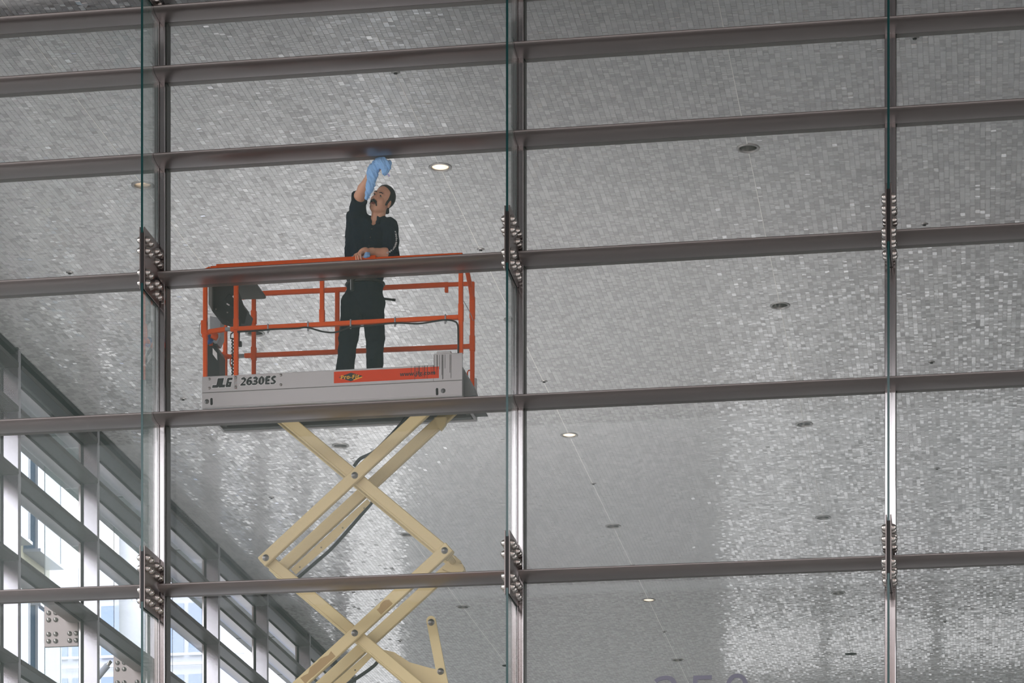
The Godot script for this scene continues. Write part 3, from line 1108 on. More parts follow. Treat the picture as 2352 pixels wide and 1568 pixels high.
	rail(l, [Vector3(-2.838, 8.42, -0.472), Vector3(-2.85, 8.45, -1.19)], 0.018, "end_rail")
	# small loops and handles
	for r in [[[-2.689, 8.412], [-2.722, 8.408], [-2.732, 8.39], [-2.734, 8.325], [-2.724, 8.302], [-2.689, 8.295], -1.0], [[-0.558, 8.221], [-0.585, 8.220], [-0.594, 8.205], [-0.594, 8.135], [-0.585, 8.118], [-0.558, 8.115], -1.19]]:
		st = mb(true)
		var pts := []
		for k in 6: pts.append(Vector3(r[k][0], r[k][1], r[6]))
		tube(st, pts, 0.006, 8)
		put("loop_handle", st, M.orange, l)
	# control station, tray and cabling at the left end
	st = xy_prism([-2.80, 8.96, -2.80, 8.68, -2.754, 8.62, -2.659, 8.588, -2.639, 8.552, -2.500, 8.547, -2.472, 8.655, -2.505, 8.690, -2.508, 8.715, -2.548, 8.755, -2.60, 8.90], -0.80, -0.60)
	var cb := put("control_box", st, M.black_plastic, l)
	st = mb()
	bar(st, Vector3(-2.66, 8.79, -0.595), Vector3(-2.58, 8.72, -0.595), 0.075, 0.03, 0.006)
	put("switch_cover", st, M.ink, cb)
	st = mb()
	bar(st, Vector3(-2.655, 8.725, -0.575), Vector3(-2.63, 8.708, -0.575), 0.011, 0.012, 0.002)
	bar(st, Vector3(-2.60, 8.79, -0.575), Vector3(-2.588, 8.776, -0.575), 0.014, 0.012, 0.002)
	put("switch", st, M.white_print, cb)
	st = mb(true)
	for p in [[-2.76, 8.69], [-2.655, 8.655], [-2.572, 8.655]]:
		lathe(st, [Vector2(0.008, 0), Vector2(0.007, 0.005), Vector2(0.0, 0.006)], 10, Transform3D(Basis(Vector3(1, 0, 0), Vector3(0, 0, 1), Vector3(0, -1, 0)), Vector3(p[0], p[1], -0.6)))
	put("screw", st, M.pin, cb)
	st = xy_prism([-2.815, 8.93, -2.785, 8.88, -2.785, 8.665, -2.815, 8.72], -0.70, -0.55)
	put("side_plate", st, M.grey_plastic, l)
	st = xy_prism([-2.66, 8.985, -2.45, 8.965, -2.425, 8.95, -2.422, 8.93, -2.44, 8.923, -2.66, 8.93], -1.08, -0.72)
	put("tray", st, M.grey_plastic, l)
	st = xy_prism([-2.885, 8.72, -2.790, 8.70, -2.790, 8.53, -2.82, 8.47, -2.885, 8.47], -1.0, -0.86)
	put("silver_cover", st, M.galvanised, l)
	st = xy_prism([-2.875, 7.93, -2.875, 8.47, -2.838, 8.466, -2.786, 8.393, -2.766, 8.346, -2.766, 7.93], -0.95, -0.74)
	var db := put("document_box", st, M.black_plastic, l)
	st = xy_prism([-2.827, 8.392, -2.788, 8.345, -2.785, 8.28, -2.827, 8.335], -0.742, -0.737)
	put("warning_label", st, M.white_print, db)
	st = mb(true)
	var helix := [Vector3(-2.55, 8.53, -0.53), Vector3(-2.57, 8.46, -0.53), Vector3(-2.605, 8.44, -0.53), Vector3(-2.61, 8.40, -0.53)]
	for k in 260:
		var a := TAU * k / 16.0
		helix.append(Vector3(-2.568 + 0.028 * cos(a), 8.39 - 0.0019 * k, -0.53 + 0.028 * sin(a)))
	tube(st, helix, 0.0065, 6)
	put("coiled_cord", st, M.rubber, l)
	st = mb(true)
	tube(st, curve([Vector3(-2.53, 8.6, -0.55), Vector3(-2.524, 8.5, -0.53), Vector3(-2.53, 8.42, -0.52), Vector3(-2.53, 8.36, -0.52)], 6), 0.009, 8)
	box(st, Vector3(-2.522, 8.345, -0.53), Vector3(0.03, 0.045, 0.03), 0.003)
	put("connector", st, M.rubber, l)
	st = mb(true)
	tube(st, curve([Vector3(-2.524, 8.425, -0.445), Vector3(-2.305, 8.427, -0.445), Vector3(-2.207, 8.432, -0.445), Vector3(-1.991, 8.428, -0.445), Vector3(-1.893, 8.432, -0.445), Vector3(-1.756, 8.389, -0.445), Vector3(-1.639, 8.377, -0.445), Vector3(-1.50, 8.414, -0.445), Vector3(-1.327, 8.418, -0.445), Vector3(-1.113, 8.43, -0.445), Vector3(-0.90, 8.414, -0.445), Vector3(-0.746, 8.428, -0.445), Vector3(-0.661, 8.434, -0.445), Vector3(-0.585, 8.42, -0.445), Vector3(-0.551, 8.385, -0.445), Vector3(-0.546, 8.29, -0.445), Vector3(-0.546, 8.14, -0.445)], 5), 0.0075, 8)
	put("cable", st, M.rubber, l)
	for p in [-2.250, -1.889, -1.506, -1.109, -0.661]:
		st = mb()
		box(st, Vector3(p, 8.458, -0.472), Vector3(0.012, 0.056, 0.05), 0.002)
		box(st, Vector3(p, 8.42, -0.452), Vector3(0.014, 0.036, 0.012), 0.002)
		put("cable_clamp", st, M.galvanised, l)
	st = mb(true)
	tube(st, curve([Vector3(-2.85, 8.55, -0.46), Vector3(-2.87, 8.50, -0.45), Vector3(-2.872, 8.43, -0.45), Vector3(-2.85, 8.40, -0.46)], 6), 0.0025, 5)
	tube(st, curve([Vector3(-0.60, 8.93, -0.60), Vector3(-0.565, 8.97, -0.5), Vector3(-0.545, 8.96, -0.46)], 6), 0.003, 5)
	tube(st, curve([Vector3(-0.52, 8.63, -0.5), Vector3(-0.51, 8.62, -0.8), Vector3(-0.54, 8.66, -1.17)], 6), 0.003, 5)
	put("lanyard_wire", st, M.pin, l)
	# scissor stack: near and far pair of crossed arms per stage
	var cx := -1.496
	var hx := 0.805
	var hy := 0.694
	var arm_len := sqrt(hx * hx + hy * hy) * 2 + 0.11
	var am := mb()
	box(am, Vector3.ZERO, Vector3(arm_len, 0.105, 0.046), 0.007)
	box(am, Vector3(0, -0.044, 0.0), Vector3(arm_len - 0.02, 0.012, 0.052), 0.003)
	var arm := done(am)
	for stage in 5:
		var yc := 7.151 - 1.389 * stage
		for e in [[-0.600, 1], [-0.655, -1], [-1.060, 1], [-1.005, -1]]:
			var o := node("scissor_arm", arm, M.cream, l)
			o.transform = Transform3D(Basis(Vector3(0, 0, 1), atan2(hy * e[1], hx)), Vector3(cx, yc, e[0]))
			if stage == 1 and e[0] == -0.6:
				for w in [[0.28, 0.42, 5], [-0.62, -0.26, 9]]:
					var poly := []
					var n: int = w[2]
					for k in n + 1: poly.append_array([lerpf(w[0], w[1], float(k) / n), -0.046 + 0.012 * rng.randf()])
					for k in n + 1: poly.append_array([lerpf(w[1], w[0], float(k) / n), 0.012 + 0.03 * rng.randf()])
					var ws := xy_prism(poly, 0.0225, 0.0236)
					put("worn_paint", ws, M.worn, o)
		pin(l, cx, yc, -0.69, -0.577)
		pin(l, cx, yc, -1.09, -0.97)
		for s in [-1, 1]:
			if stage == 4: continue
			pin(l, cx + s * hx, yc - hy, -0.69, -0.577)
			st = mb(true)
			tube(st, [Vector3(cx + s * hx, yc - hy, -0.68), Vector3(cx + s * hx, yc - hy, -1.09)], 0.028, 14)
			put("cross_tube", st, M.cream, l)
	st = xy_prism([-0.74, 6.46, -0.60, 6.43, -0.585, 6.38, -0.63, 6.33, -0.70, 6.36, -0.79, 6.40], -1.09, -0.97)
	put("end_lug", st, M.cream, l)
	# folded cable covers along the far arms, with a row of small holes, and the gusset under the deck
	for c in [[-2.16, 6.44, -1.46, 7.04], [-1.95, 5.26, -1.40, 5.71]]:
		var a := Vector3(c[0], c[1], -0.945)
		var b := Vector3(c[2], c[3], -0.945)
		var dn := Vector3(0.05, -0.06, 0)
		st = mb()
		prism(st, PackedVector2Array([Vector2(a.x, a.y), Vector2(b.x, b.y), Vector2(b.x + 0.03, b.y - 0.035), Vector2(lerpf(a.x, b.x, 0.5) + dn.x, lerpf(a.y, b.y, 0.5) + dn.y), Vector2(a.x + 0.045, a.y - 0.05)]), -0.947, -0.943)
		var cover := put("cable_cover", st, M.cream, l)
		st = mb(true)
		for k in 4:
			var q := a.lerp(b, 0.08 + 0.28 * k) + dn * 0.55
			lathe(st, [Vector2(0.007, 0.0), Vector2(0.0, 0.0015)], 10, Transform3D(Basis(Vector3(1, 0, 0), Vector3(0, 0, 1), Vector3(0, -1, 0)), Vector3(q.x, q.y, -0.943)))
		put("hole", st, M.slot, cover)
	st = xy_prism([-0.86, 7.75, -0.75, 7.75, -0.755, 7.69, -0.80, 7.635, -0.825, 7.66], -1.03, -0.98)
	put("deck_gusset", st, M.cream, l)
	# lifting link and gusset low in the picture
	st = xy_prism([-1.30, 5.655, -1.18, 5.625, -1.04, 5.53, -0.86, 5.475, -0.745, 5.445, -0.70, 5.36, -0.70, 5.10, -0.83, 5.10, -1.05, 5.30, -1.25, 5.55], -0.80, -0.77)
	put("gusset_plate", st, M.cream, l)
	var lk := []
	for k in 9:
		var a := PI * k / 8 + 0.1
		lk.append_array([-0.842 + 0.042 * cos(a), 5.885 + 0.042 * sin(a)])
	lk.append_array([-0.80, 5.45, -0.70, 5.05, -0.62, 5.05, -0.70, 5.38])
	st = xy_prism(lk, -0.765, -0.735)
	put("link_arm", st, M.cream, l)
	pin(l, -0.84, 5.868, -0.79, -0.733)
	pin(l, -0.755, 5.432, -0.79, -0.733)
	for h in [[Vector3(-1.60, 7.36, -1.03), Vector3(-1.545, 7.425, -1.03), Vector3(-1.44, 7.47, -1.03), Vector3(-1.36, 7.53, -1.03), Vector3(-1.17, 7.72, -1.03), Vector3(-1.1, 7.8, -1.0)], [Vector3(-2.14, 6.40, -1.12), Vector3(-1.96, 6.545, -1.12), Vector3(-1.80, 6.68, -1.12), Vector3(-1.54, 6.96, -1.12), Vector3(-1.44, 7.07, -1.12)], [Vector3(-1.76, 5.38, -1.12), Vector3(-1.56, 5.50, -1.12), Vector3(-1.43, 5.59, -1.12), Vector3(-1.38, 5.66, -1.12)]]:
		st = mb(true)
		tube(st, curve(h, 6), 0.016, 8)
		put("hydraulic_hose", st, M.dark_green, l)
	# chassis on the lobby floor
	st = mb()
	box(st, Vector3(cx, 0.42, -0.83), Vector3(2.2, 0.5, 0.62), 0.03)
	box(st, Vector3(cx, 0.74, -0.83), Vector3(1.9, 0.2, 0.5), 0.02)
	put("chassis", st, M.orange, l)
	for x in [-0.8, 0.8]:
		for z in [-0.46, -1.20]:
			st = mb(true)
			lathe(st, [Vector2(0.0, -0.06), Vector2(0.15, -0.06), Vector2(0.162, -0.04), Vector2(0.162, 0.04), Vector2(0.15, 0.06), Vector2(0.0, 0.06)], 24, Transform3D(Basis(Vector3(1, 0, 0), Vector3(0, 0, 1), Vector3(0, -1, 0)), Vector3(cx + x, 0.162, z)))
			put("wheel", st, M.rubber, l)
	rebase(l, Vector3(cx, 0, -0.83))
	# a bottle standing on the rail bracket at the left end
	var bt := thing("spray_bottle", "small blue bottle with an orange cap hung at the lift's left corner", "bottle", Vector3(-2.79, 8.395, -0.60))
	st = mb(true)
	lathe(st, [Vector2(0, 0), Vector2(0.03, 0.0), Vector2(0.035, 0.01), Vector2(0.035, 0.06), Vector2(0.015, 0.085), Vector2(0.0, 0.085)], 16, Transform3D(Basis(Vector3(0, 0, 1), 0.5), Vector3(-0.02, 0, 0)))
	mat("blue_plastic", Color(0.10, 0.33, 0.62), 0.3)
	put("bottle_body", st, M.blue_plastic, bt)
	st = mb(true)
	lathe(st, [Vector2(0, 0), Vector2(0.03, 0.0), Vector2(0.034, 0.03), Vector2(0.024, 0.055), Vector2(0.0, 0.058)], 14, Transform3D(Basis(Vector3(0, 0, 1), -0.4), Vector3(0.015, 0.02, 0.03)))
	put("cap", st, M.orange, bt)

# ------------------------------------------------------------------ the worker
func worker() -> void:
	mat("skin", Color(0.90, 0.68, 0.56), 0.5)
	M.skin.subsurf_scatter_enabled = true
	M.skin.subsurf_scatter_strength = 0.1
	mat("shirt_navy", Color(0.07, 0.11, 0.17), 0.9, 0.0, 0.2)
	mat("trouser_navy", Color(0.05, 0.085, 0.125), 0.95, 0.0, 0.2)
	mat("hair", Color(0.075, 0.06, 0.05), 0.6)
	mat("eye_white", Color(0.60, 0.56, 0.52), 0.3)
	mat("iris", Color(0.03, 0.02, 0.015), 0.2)
	mat("lip", Color(0.62, 0.36, 0.32), 0.5)
	mat("leather", Color(0.04, 0.035, 0.03), 0.5)
	mat("cloth_blue", Color(0.55, 0.73, 0.92), 0.9)
	M.cloth_blue.rim_enabled = true
	M.cloth_blue.rim = 0.4
	mat("cloth_tag", Color(0.72, 0.68, 0.85), 0.8)
	var base := Vector3(-1.47, 7.912, -0.77)
	var sh_r := Vector3(-1.507, 9.455, -0.70)
	var el_r := Vector3(-1.427, 9.566, -0.46)
	var wr_r := Vector3(-1.291, 9.654, -0.25)
	var ha_r := Vector3(-1.208, 9.695, -0.17)
	var sh_l := Vector3(-1.215, 9.385, -0.74)
	var el_l := Vector3(-1.178, 9.114, -0.68)
	var wr_l := Vector3(-1.352, 9.112, -0.56)
	var neck := Vector3(-1.335, 9.44, -0.75)
	var head := Vector3(-1.280, 9.600, -0.70)
	var az := deg_to_rad(-17.0)
	var pt := deg_to_rad(9.0)
	var roll := deg_to_rad(23.0)
	var fz := Vector3(sin(az) * cos(pt), sin(pt), cos(az) * cos(pt))
	var up0 := (Vector3.UP - fz * fz.y).normalized()
	var rx := up0.cross(fz)
	var up := up0 * cos(roll) + rx * sin(roll)
	var hb := Basis(up.cross(fz) * 1.06, up * 1.06, fz * 1.06)
	var H := func(x: float, y: float, z: float) -> Vector3: return head + hb * Vector3(x, y, z)
	# body: legs, trunk, arms, neck
	var body := [
		cap(Vector3(-1.555, 8.72, -0.76), Vector3(-1.594, 8.417, -0.752), 0.085, 0.06), cap(Vector3(-1.594, 8.417, -0.752), Vector3(-1.636, 8.0, -0.775), 0.058, 0.04),
		cap(Vector3(-1.372, 8.72, -0.76), Vector3(-1.347, 8.405, -0.752), 0.085, 0.06), cap(Vector3(-1.347, 8.405, -0.752), Vector3(-1.361, 8.0, -0.775), 0.058, 0.04),
		ell(Vector3(-1.458, 8.80, -0.76), Vector3(0.165, 0.13, 0.11)), ell(Vector3(-1.435, 9.02, -0.755), Vector3(0.158, 0.2, 0.115)), ell(Vector3(-1.405, 9.25, -0.755), Vector3(0.165, 0.2, 0.115), 0.04),
		cap(Vector3(-1.47, 9.42, -0.74), Vector3(-1.24, 9.375, -0.745), 0.06, 0.06, 0.04),
		cap(sh_r, el_r, 0.058, 0.046), cap(el_r, el_r.lerp(wr_r, 0.35), 0.046, 0.047), cap(el_r.lerp(wr_r, 0.35), wr_r, 0.047, 0.031),
		cap(sh_l, el_l, 0.058, 0.046), cap(el_l, el_l.lerp(wr_l, 0.35), 0.045, 0.046), cap(el_l.lerp(wr_l, 0.35), wr_l, 0.046, 0.031),
		cap(neck + Vector3(0.0, -0.05, 0.0), H.call(0, -0.05, -0.02), 0.066, 0.056, 0.02),
	]
	var sp := span(body)
	var g1 := field(body, 0.012, sp[0], sp[1])
	# head, 3.5 mm
	var hd := [
		ell(H.call(0, 0.045, -0.018), Vector3(0.076, 0.088, 0.096), 0.02, hb), ell(H.call(0, -0.025, 0.022), Vector3(0.062, 0.082, 0.068), 0.03, hb),
		ell(H.call(0, -0.072, 0.034), Vector3(0.046, 0.036, 0.046), 0.03, hb), cap(H.call(-0.01, -0.096, 0.062), H.call(0.01, -0.096, 0.062), 0.017, 0.017, 0.025),
		cap(H.call(-0.045, -0.06, -0.005), H.call(-0.02, -0.088, 0.05), 0.018, 0.018, 0.02), cap(H.call(0.045, -0.06, -0.005), H.call(0.02, -0.088, 0.05), 0.018, 0.018, 0.02),
		cap(H.call(-0.035, 0.032, 0.072), H.call(0.035, 0.032, 0.072), 0.014, 0.014, 0.015),
		ell(H.call(-0.037, -0.022, 0.062), Vector3(0.022, 0.022, 0.02), 0.02, hb), ell(H.call(0.037, -0.022, 0.062), Vector3(0.022, 0.022, 0.02), 0.02, hb),
		{"c": H.call(-0.032, 0.012, 0.090), "r": Vector3(0.017, 0.011, 0.014), "basis": hb, "k": 0.01, "cut": true}, {"c": H.call(0.032, 0.012, 0.090), "r": Vector3(0.017, 0.011, 0.014), "basis": hb, "k": 0.01, "cut": true},
		cap(H.call(0, 0.022, 0.084), H.call(0, -0.022, 0.107), 0.008, 0.0125, 0.012), ell(H.call(-0.013, -0.028, 0.096), Vector3(0.009, 0.008, 0.010), 0.008, hb), ell(H.call(0.013, -0.028, 0.096), Vector3(0.009, 0.008, 0.010), 0.008, hb),
		cap(H.call(-0.024, -0.064, 0.078), H.call(0.024, -0.064, 0.078), 0.013, 0.013, 0.015),
		{"c": H.call(0, -0.0635, 0.094), "r": Vector3(0.019, 0.0045, 0.012), "basis": hb, "k": 0.006, "cut": true},
		ell(H.call(-0.079, -0.005, -0.012), Vector3(0.010, 0.033, 0.020), 0.008, hb * Basis(Vector3.UP, -0.35)), ell(H.call(0.079, -0.005, -0.012), Vector3(0.010, 0.033, 0.020), 0.008, hb * Basis(Vector3.UP, 0.35)),
		{"c": H.call(0.088, -0.002, -0.008), "r": Vector3(0.006, 0.02, 0.011), "basis": hb * Basis(Vector3.UP, 0.35), "k": 0.006, "cut": true},
		cap(H.call(0, -0.05, -0.02), neck + Vector3(0, -0.02, 0), 0.055, 0.062, 0.02), cap(H.call(0.0, -0.085, 0.03), neck + Vector3(-0.02, 0.0, 0.055), 0.022, 0.02, 0.03),
	]
	sp = span(hd, 0.012)
	var g2 := field(hd, 0.0035, sp[0], sp[1])
	# left hand: folded over the top rail, five fingers round the second cloth
	var pl := Vector3(-1.408, 9.094, -0.518)
	var lh := [cap(wr_l + Vector3(0.02, 0.002, -0.01), wr_l, 0.032, 0.030, 0.01), ell(wr_l.lerp(pl, 0.6), Vector3(0.035, 0.026, 0.034), 0.02), ell(pl, Vector3(0.050, 0.031, 0.042), 0.02, Basis(Vector3(0, 0, 1), 0.55))]
	for k in 4:
		var t := k / 3.0
		var a := Vector3(-1.474, 9.062, -0.492).lerp(Vector3(-1.408, 9.066, -0.462), t)
		var b := a + Vector3(-0.006, -0.026 - 0.006 * sin(t * PI), 0.028)
		var c := b + Vector3(0.004, -0.026, 0.004)
		var d := c + Vector3(0.005, -0.016, -0.012)
		lh.append_array([cap(pl.lerp(a, 0.6), a, 0.013, 0.0105, 0.008), cap(a, b, 0.0102, 0.0088, 0.003), cap(b, c, 0.0088, 0.008, 0.003), cap(c, d, 0.008, 0.0072, 0.003)])
	lh.append_array([cap(wr_l.lerp(pl, 0.5) + Vector3(0.012, -0.008, 0.02), Vector3(-1.378, 9.056, -0.480), 0.014, 0.0115, 0.008), cap(Vector3(-1.378, 9.056, -0.480), Vector3(-1.392, 9.026, -0.450), 0.011, 0.009, 0.003)])
	sp = span(lh, 0.012)
	var g3 := field(lh, 0.003, sp[0], sp[1])
	# right hand: fingers spread up against the cloth on the glass
	var dir := (ha_r - wr_r).normalized()
	var rh := [cap(wr_r - dir * 0.02, wr_r, 0.032, 0.030, 0.01), ell(wr_r.lerp(ha_r, 0.6), Vector3(0.036, 0.044, 0.022), 0.02, Basis(Vector3(0, 0, 1), -0.9))]
	for k in 4:
		var t := k / 3.0
		var a := ha_r + Vector3(-0.018 + 0.042 * t, 0.022 - 0.034 * t, 0.012)
		var b := a + Vector3(0.014 + 0.006 * t, 0.026 - 0.006 * t, 0.022)
		var c := b + Vector3(0.012, 0.012 - 0.004 * t, 0.016)
		rh.append_array([cap(wr_r.lerp(ha_r, 0.7), a, 0.014, 0.0105, 0.008), cap(a, b, 0.0102, 0.009, 0.003), cap(b, c, 0.009, 0.0075, 0.003)])
	rh.append_array([cap(wr_r.lerp(ha_r, 0.35), wr_r.lerp(ha_r, 0.6) + Vector3(0.022, -0.034, 0.03), 0.015, 0.012, 0.008), cap(wr_r.lerp(ha_r, 0.6) + Vector3(0.022, -0.034, 0.03), ha_r + Vector3(0.03, -0.035, 0.032), 0.012, 0.009, 0.003)])
	sp = span(rh, 0.012)
	var g4 := field(rh, 0.003, sp[0], sp[1])
	var p := MeshInstance3D.new()
	p.name = "person"
	p.mesh = body_mesh([g1, g2, g3, g4])
	p.material_override = M.skin
	add_child(p)
	tag(p, "man in dark navy shirt and trousers reaching up to wipe the glass from a lift", "person")
	# clothes
	var nz := FastNoiseLite.new()
	nz.seed = 5
	nz.noise_type = FastNoiseLite.TYPE_SIMPLEX_SMOOTH
	nz.frequency = 1.0
	var cuff_r := (wr_r - el_r).normalized()
	var cuff_l := (wr_l - el_l).normalized()
	var shirt := [
		ell(Vector3(-1.425, 9.26, -0.757), Vector3(0.187, 0.24, 0.14), 0.05), ell(Vector3(-1.443, 9.02, -0.755), Vector3(0.174, 0.22, 0.142), 0.06),
		cap(Vector3(-1.48, 9.415, -0.738), Vector3(-1.235, 9.375, -0.745), 0.078, 0.074, 0.05), cap(Vector3(-1.545, 9.17, -0.755), sh_r, 0.07, 0.082, 0.05),
		cap(sh_r, el_r, 0.083, 0.066, 0.04), cap(el_r, el_r.lerp(wr_r, 0.12), 0.063, 0.060, 0.02),
		cap(sh_l, sh_l.lerp(el_l, 0.5), 0.076, 0.068, 0.04), cap(sh_l.lerp(el_l, 0.5), el_l, 0.068, 0.061, 0.03), cap(el_l, el_l.lerp(wr_l, 0.32), 0.064, 0.058, 0.02),
		cap(neck + Vector3(0.0, -0.04, -0.01), neck + Vector3(0.012, 0.012, -0.012), 0.085, 0.074, 0.03),
		{"c": neck + Vector3(-0.012, 0.0, 0.085), "r": Vector3(0.034, 0.062, 0.075), "basis": Basis(Vector3(0, 0, 1), 0.12), "k": 0.012, "cut": true},
		{"c": neck + Vector3(0.014, 0.055, -0.008), "r": Vector3(0.066, 0.06, 0.066), "basis": Basis.IDENTITY, "k": 0.01, "cut": true},
	]
	sp = span(shirt)
	var gs := field(shirt, 0.0095, sp[0], sp[1])
	shape_field(gs, func(q: Vector3, d: float) -> float:
		d += 0.017 * nz.get_noise_3d(q.x * 15.0, q.y * 4.0, q.z * 10.0) + 0.006 * nz.get_noise_3d(q.x * 30.0 + q.y * 12.0, q.y * 16.0, q.z * 20.0)
		d = maxf(d, 8.905 + 0.03 * (q.x + 1.44) - q.y)
		if q.distance_to(el_r) < 0.16: d = maxf(d, (q - el_r.lerp(wr_r, -0.06)).dot(cuff_r))
		var on := Geometry3D.get_closest_point_to_segment(q, el_l, wr_l)
		if q.distance_to(on) < 0.074: d = maxf(d, (q - el_l.lerp(wr_l, 0.27)).dot(cuff_l))
		return d)
	var shirt_o := node("shirt", body_mesh([gs]), M.shirt_navy, p)
	var collar := [cap(neck + Vector3(-0.052, 0.03, 0.035), neck + Vector3(-0.046, -0.035, 0.078), 0.016, 0.022, 0.01), cap(neck + Vector3(0.062, 0.028, 0.028), neck + Vector3(0.03, -0.04, 0.086), 0.016, 0.022, 0.01), cap(neck + Vector3(0.062, 0.028, 0.028), neck + Vector3(0.03, 0.05, -0.06), 0.016, 0.016, 0.01)]
	sp = span(collar)
	node("collar", body_mesh([field(collar, 0.006, sp[0], sp[1])]), M.shirt_navy, shirt_o)
	var st := mb()
	for k in 5:
		lathe(st, [Vector2(0.0055, -0.004), Vector2(0.0055, 0.002), Vector2(0.0, 0.003)], 10, Transform3D(Basis(Vector3(1, 0, 0), Vector3(0, 0, 1), Vector3(0, -1, 0)), Vector3(-1.352 - 0.012 * k, 9.33 - 0.075 * k, -0.618 + 0.002 * k)))
	put("button", st, M.leather, shirt_o)
	st = mb()
	for k in 13:
		var t := k / 12.0
		var q := Vector3(-1.150, 9.31, -0.675).bezier_interpolate(Vector3(-1.120, 9.22, -0.645), Vector3(-1.128, 9.14, -0.62), Vector3(-1.205, 9.105, -0.598), t)
		var bs := Basis(Vector3(0, 0, 1), lerpf(-1.5, -0.25, t) - 1.4)
		for e in [[-0.004, 0.0, 0.0035, 0.015], [0.005, 0.0, 0.0035, 0.015], [0.0, 0.006 if k % 2 else -0.006, 0.011, 0.0035], [0.0, 0.0, 0.009, 0.003]]:
			if (k * 3 + int(e[2] * 1000)) % 5 == 0: continue
			box(st, q + bs * Vector3(e[0], e[1], 0), Vector3(e[2], e[3], 0.004), 0.0, bs)
	put("sleeve_print", st, M.white_print, shirt_o).set_meta("label", "white print down the sleeve")
	var trousers := [
		ell(Vector3(-1.44, 8.87, -0.757), Vector3(0.165, 0.16, 0.128), 0.03), ell(Vector3(-1.463, 8.745, -0.765), Vector3(0.196, 0.125, 0.14), 0.03),
		cap(Vector3(-1.553, 8.70, -0.76), Vector3(-1.592, 8.42, -0.752), 0.106, 0.084, 0.03), cap(Vector3(-1.592, 8.42, -0.752), Vector3(-1.640, 8.03, -0.775), 0.082, 0.078, 0.02), cap(Vector3(-1.640, 8.06, -0.77), Vector3(-1.65, 8.0, -0.76), 0.08, 0.088, 0.02),
		cap(Vector3(-1.375, 8.70, -0.76), Vector3(-1.347, 8.41, -0.752), 0.104, 0.083, 0.03), cap(Vector3(-1.347, 8.41, -0.752), Vector3(-1.361, 8.0, -0.775), 0.080, 0.070, 0.02),
	]
	sp = span(trousers)
	var gt := field(trousers, 0.0095, sp[0], sp[1])
	shape_field(gt, func(q: Vector3, d: float) -> float:
		d += 0.010 * nz.get_noise_3d(q.x * 9.0, q.y * 8.0 + q.x * 6.0, q.z * 9.0) + 0.007 * nz.get_noise_3d(q.x * 18.0, q.y * 22.0, q.z * 14.0)
		d = maxf(d, q.y - 8.918)
		return maxf(d, 7.965 - q.y))
	var tr := node("trousers", body_mesh([gt]), M.trouser_navy, p)
	st = mb(true)
	var ring := []
	for k in 37:
		var a := TAU * k / 36
		ring.append(Vector3(-1.44 + 0.166 * cos(a), 8.89, -0.757 + 0.13 * sin(a)))
	tube(st, ring, 0.014, 8, false)
	put("belt", st, M.leather, tr)
	var boots := []
	for e in [[Vector3(-1.645, 7.985, -0.78), Vector3(-1.69, 7.95, -0.60)], [Vector3(-1.361, 7.985, -0.78), Vector3(-1.345, 7.95, -0.60)]]:
		boots.append_array([cap(e[0] + Vector3(0, 0.07, 0), e[0] + Vector3(0, -0.02, -0.02), 0.052, 0.05, 0.02), cap(e[0] + Vector3(0, -0.025, 0), e[1], 0.05, 0.043, 0.02)])
	sp = span(boots)
	var gb := field(boots, 0.011, sp[0], sp[1])
	shape_field(gb, func(q: Vector3, d: float) -> float: return maxf(d, 7.913 - q.y))
	node("boots", body_mesh([gb]), M.leather, p)
	# hair, moustache, brows, eyes, lips
	var hair := [ell(H.call(0, 0.05, -0.022), Vector3(0.083, 0.094, 0.101), 0.02, hb), cap(H.call(-0.073, 0.02, 0.012), H.call(-0.070, -0.025, 0.016), 0.011, 0.008, 0.015), cap(H.call(0.073, 0.02, 0.012), H.call(0.070, -0.025, 0.016), 0.011, 0.008, 0.015), cap(H.call(-0.03, -0.045, -0.085), H.call(0.03, -0.045, -0.085), 0.022, 0.022, 0.03)]
	sp = span(hair, 0.012)
	var gh := field(hair, 0.0035, sp[0], sp[1])
	var hinv := hb.inverse()
	shape_field(gh, func(q: Vector3, d: float) -> float:
		var v := hinv * (q - head)
		d += 0.0022 * nz.get_noise_3d(v.x * 90.0, v.y * 30.0, v.z * 60.0)
		# the face stays clear: hairline across the brow, temples, then round the ears
		var line := v.z - (0.018 + 0.05 * clampf((v.y - 0.085) / 0.04, 0.0, 1.0) + 0.012 * clampf(-(v.y - 0.02) / 0.04, 0.0, 1.0))
		d = maxf(d, line)
		if v.y < -0.005 and absf(v.x) > 0.05 and v.z > -0.038 and v.z < 0.006: d = maxf(d, 0.004)
		return d)
	node("hair", body_mesh([gh]), M.hair, p)
	var ms := [cap(H.call(0, -0.044, 0.103), H.call(-0.022, -0.050, 0.095), 0.0095, 0.0095, 0.006), cap(H.call(0, -0.044, 0.103), H.call(0.022, -0.050, 0.095), 0.0095, 0.0095, 0.006), cap(H.call(-0.022, -0.050, 0.095), H.call(-0.034, -0.074, 0.081), 0.009, 0.006, 0.006), cap(H.call(0.022, -0.050, 0.095), H.call(0.034, -0.074, 0.081), 0.009, 0.006, 0.006)]
	sp = span(ms, 0.008)
	node("moustache", body_mesh([field(ms, 0.0025, sp[0], sp[1])]), M.hair, p)
	for s in [-1.0, 1.0]:
		st = mb(true)
		tube(st, [H.call(0.014 * s, 0.033, 0.089), H.call(0.030 * s, 0.038, 0.087), H.call(0.046 * s, 0.033, 0.077)], 0.0042, 8)
		put("eyebrow", st, M.hair, p)
		var ball := SphereMesh.new()
		ball.radius = 0.0115
		ball.height = 0.023
		ball.radial_segments = 20
		ball.rings = 12
		var e := node("eye", ball, M.eye_white, p)
		e.position = H.call(0.032 * s, 0.013, 0.0735)
		st = mb(true)
		lathe(st, [Vector2(0.0068, 0.0), Vector2(0.005, 0.0022), Vector2(0.0, 0.0028)], 14)
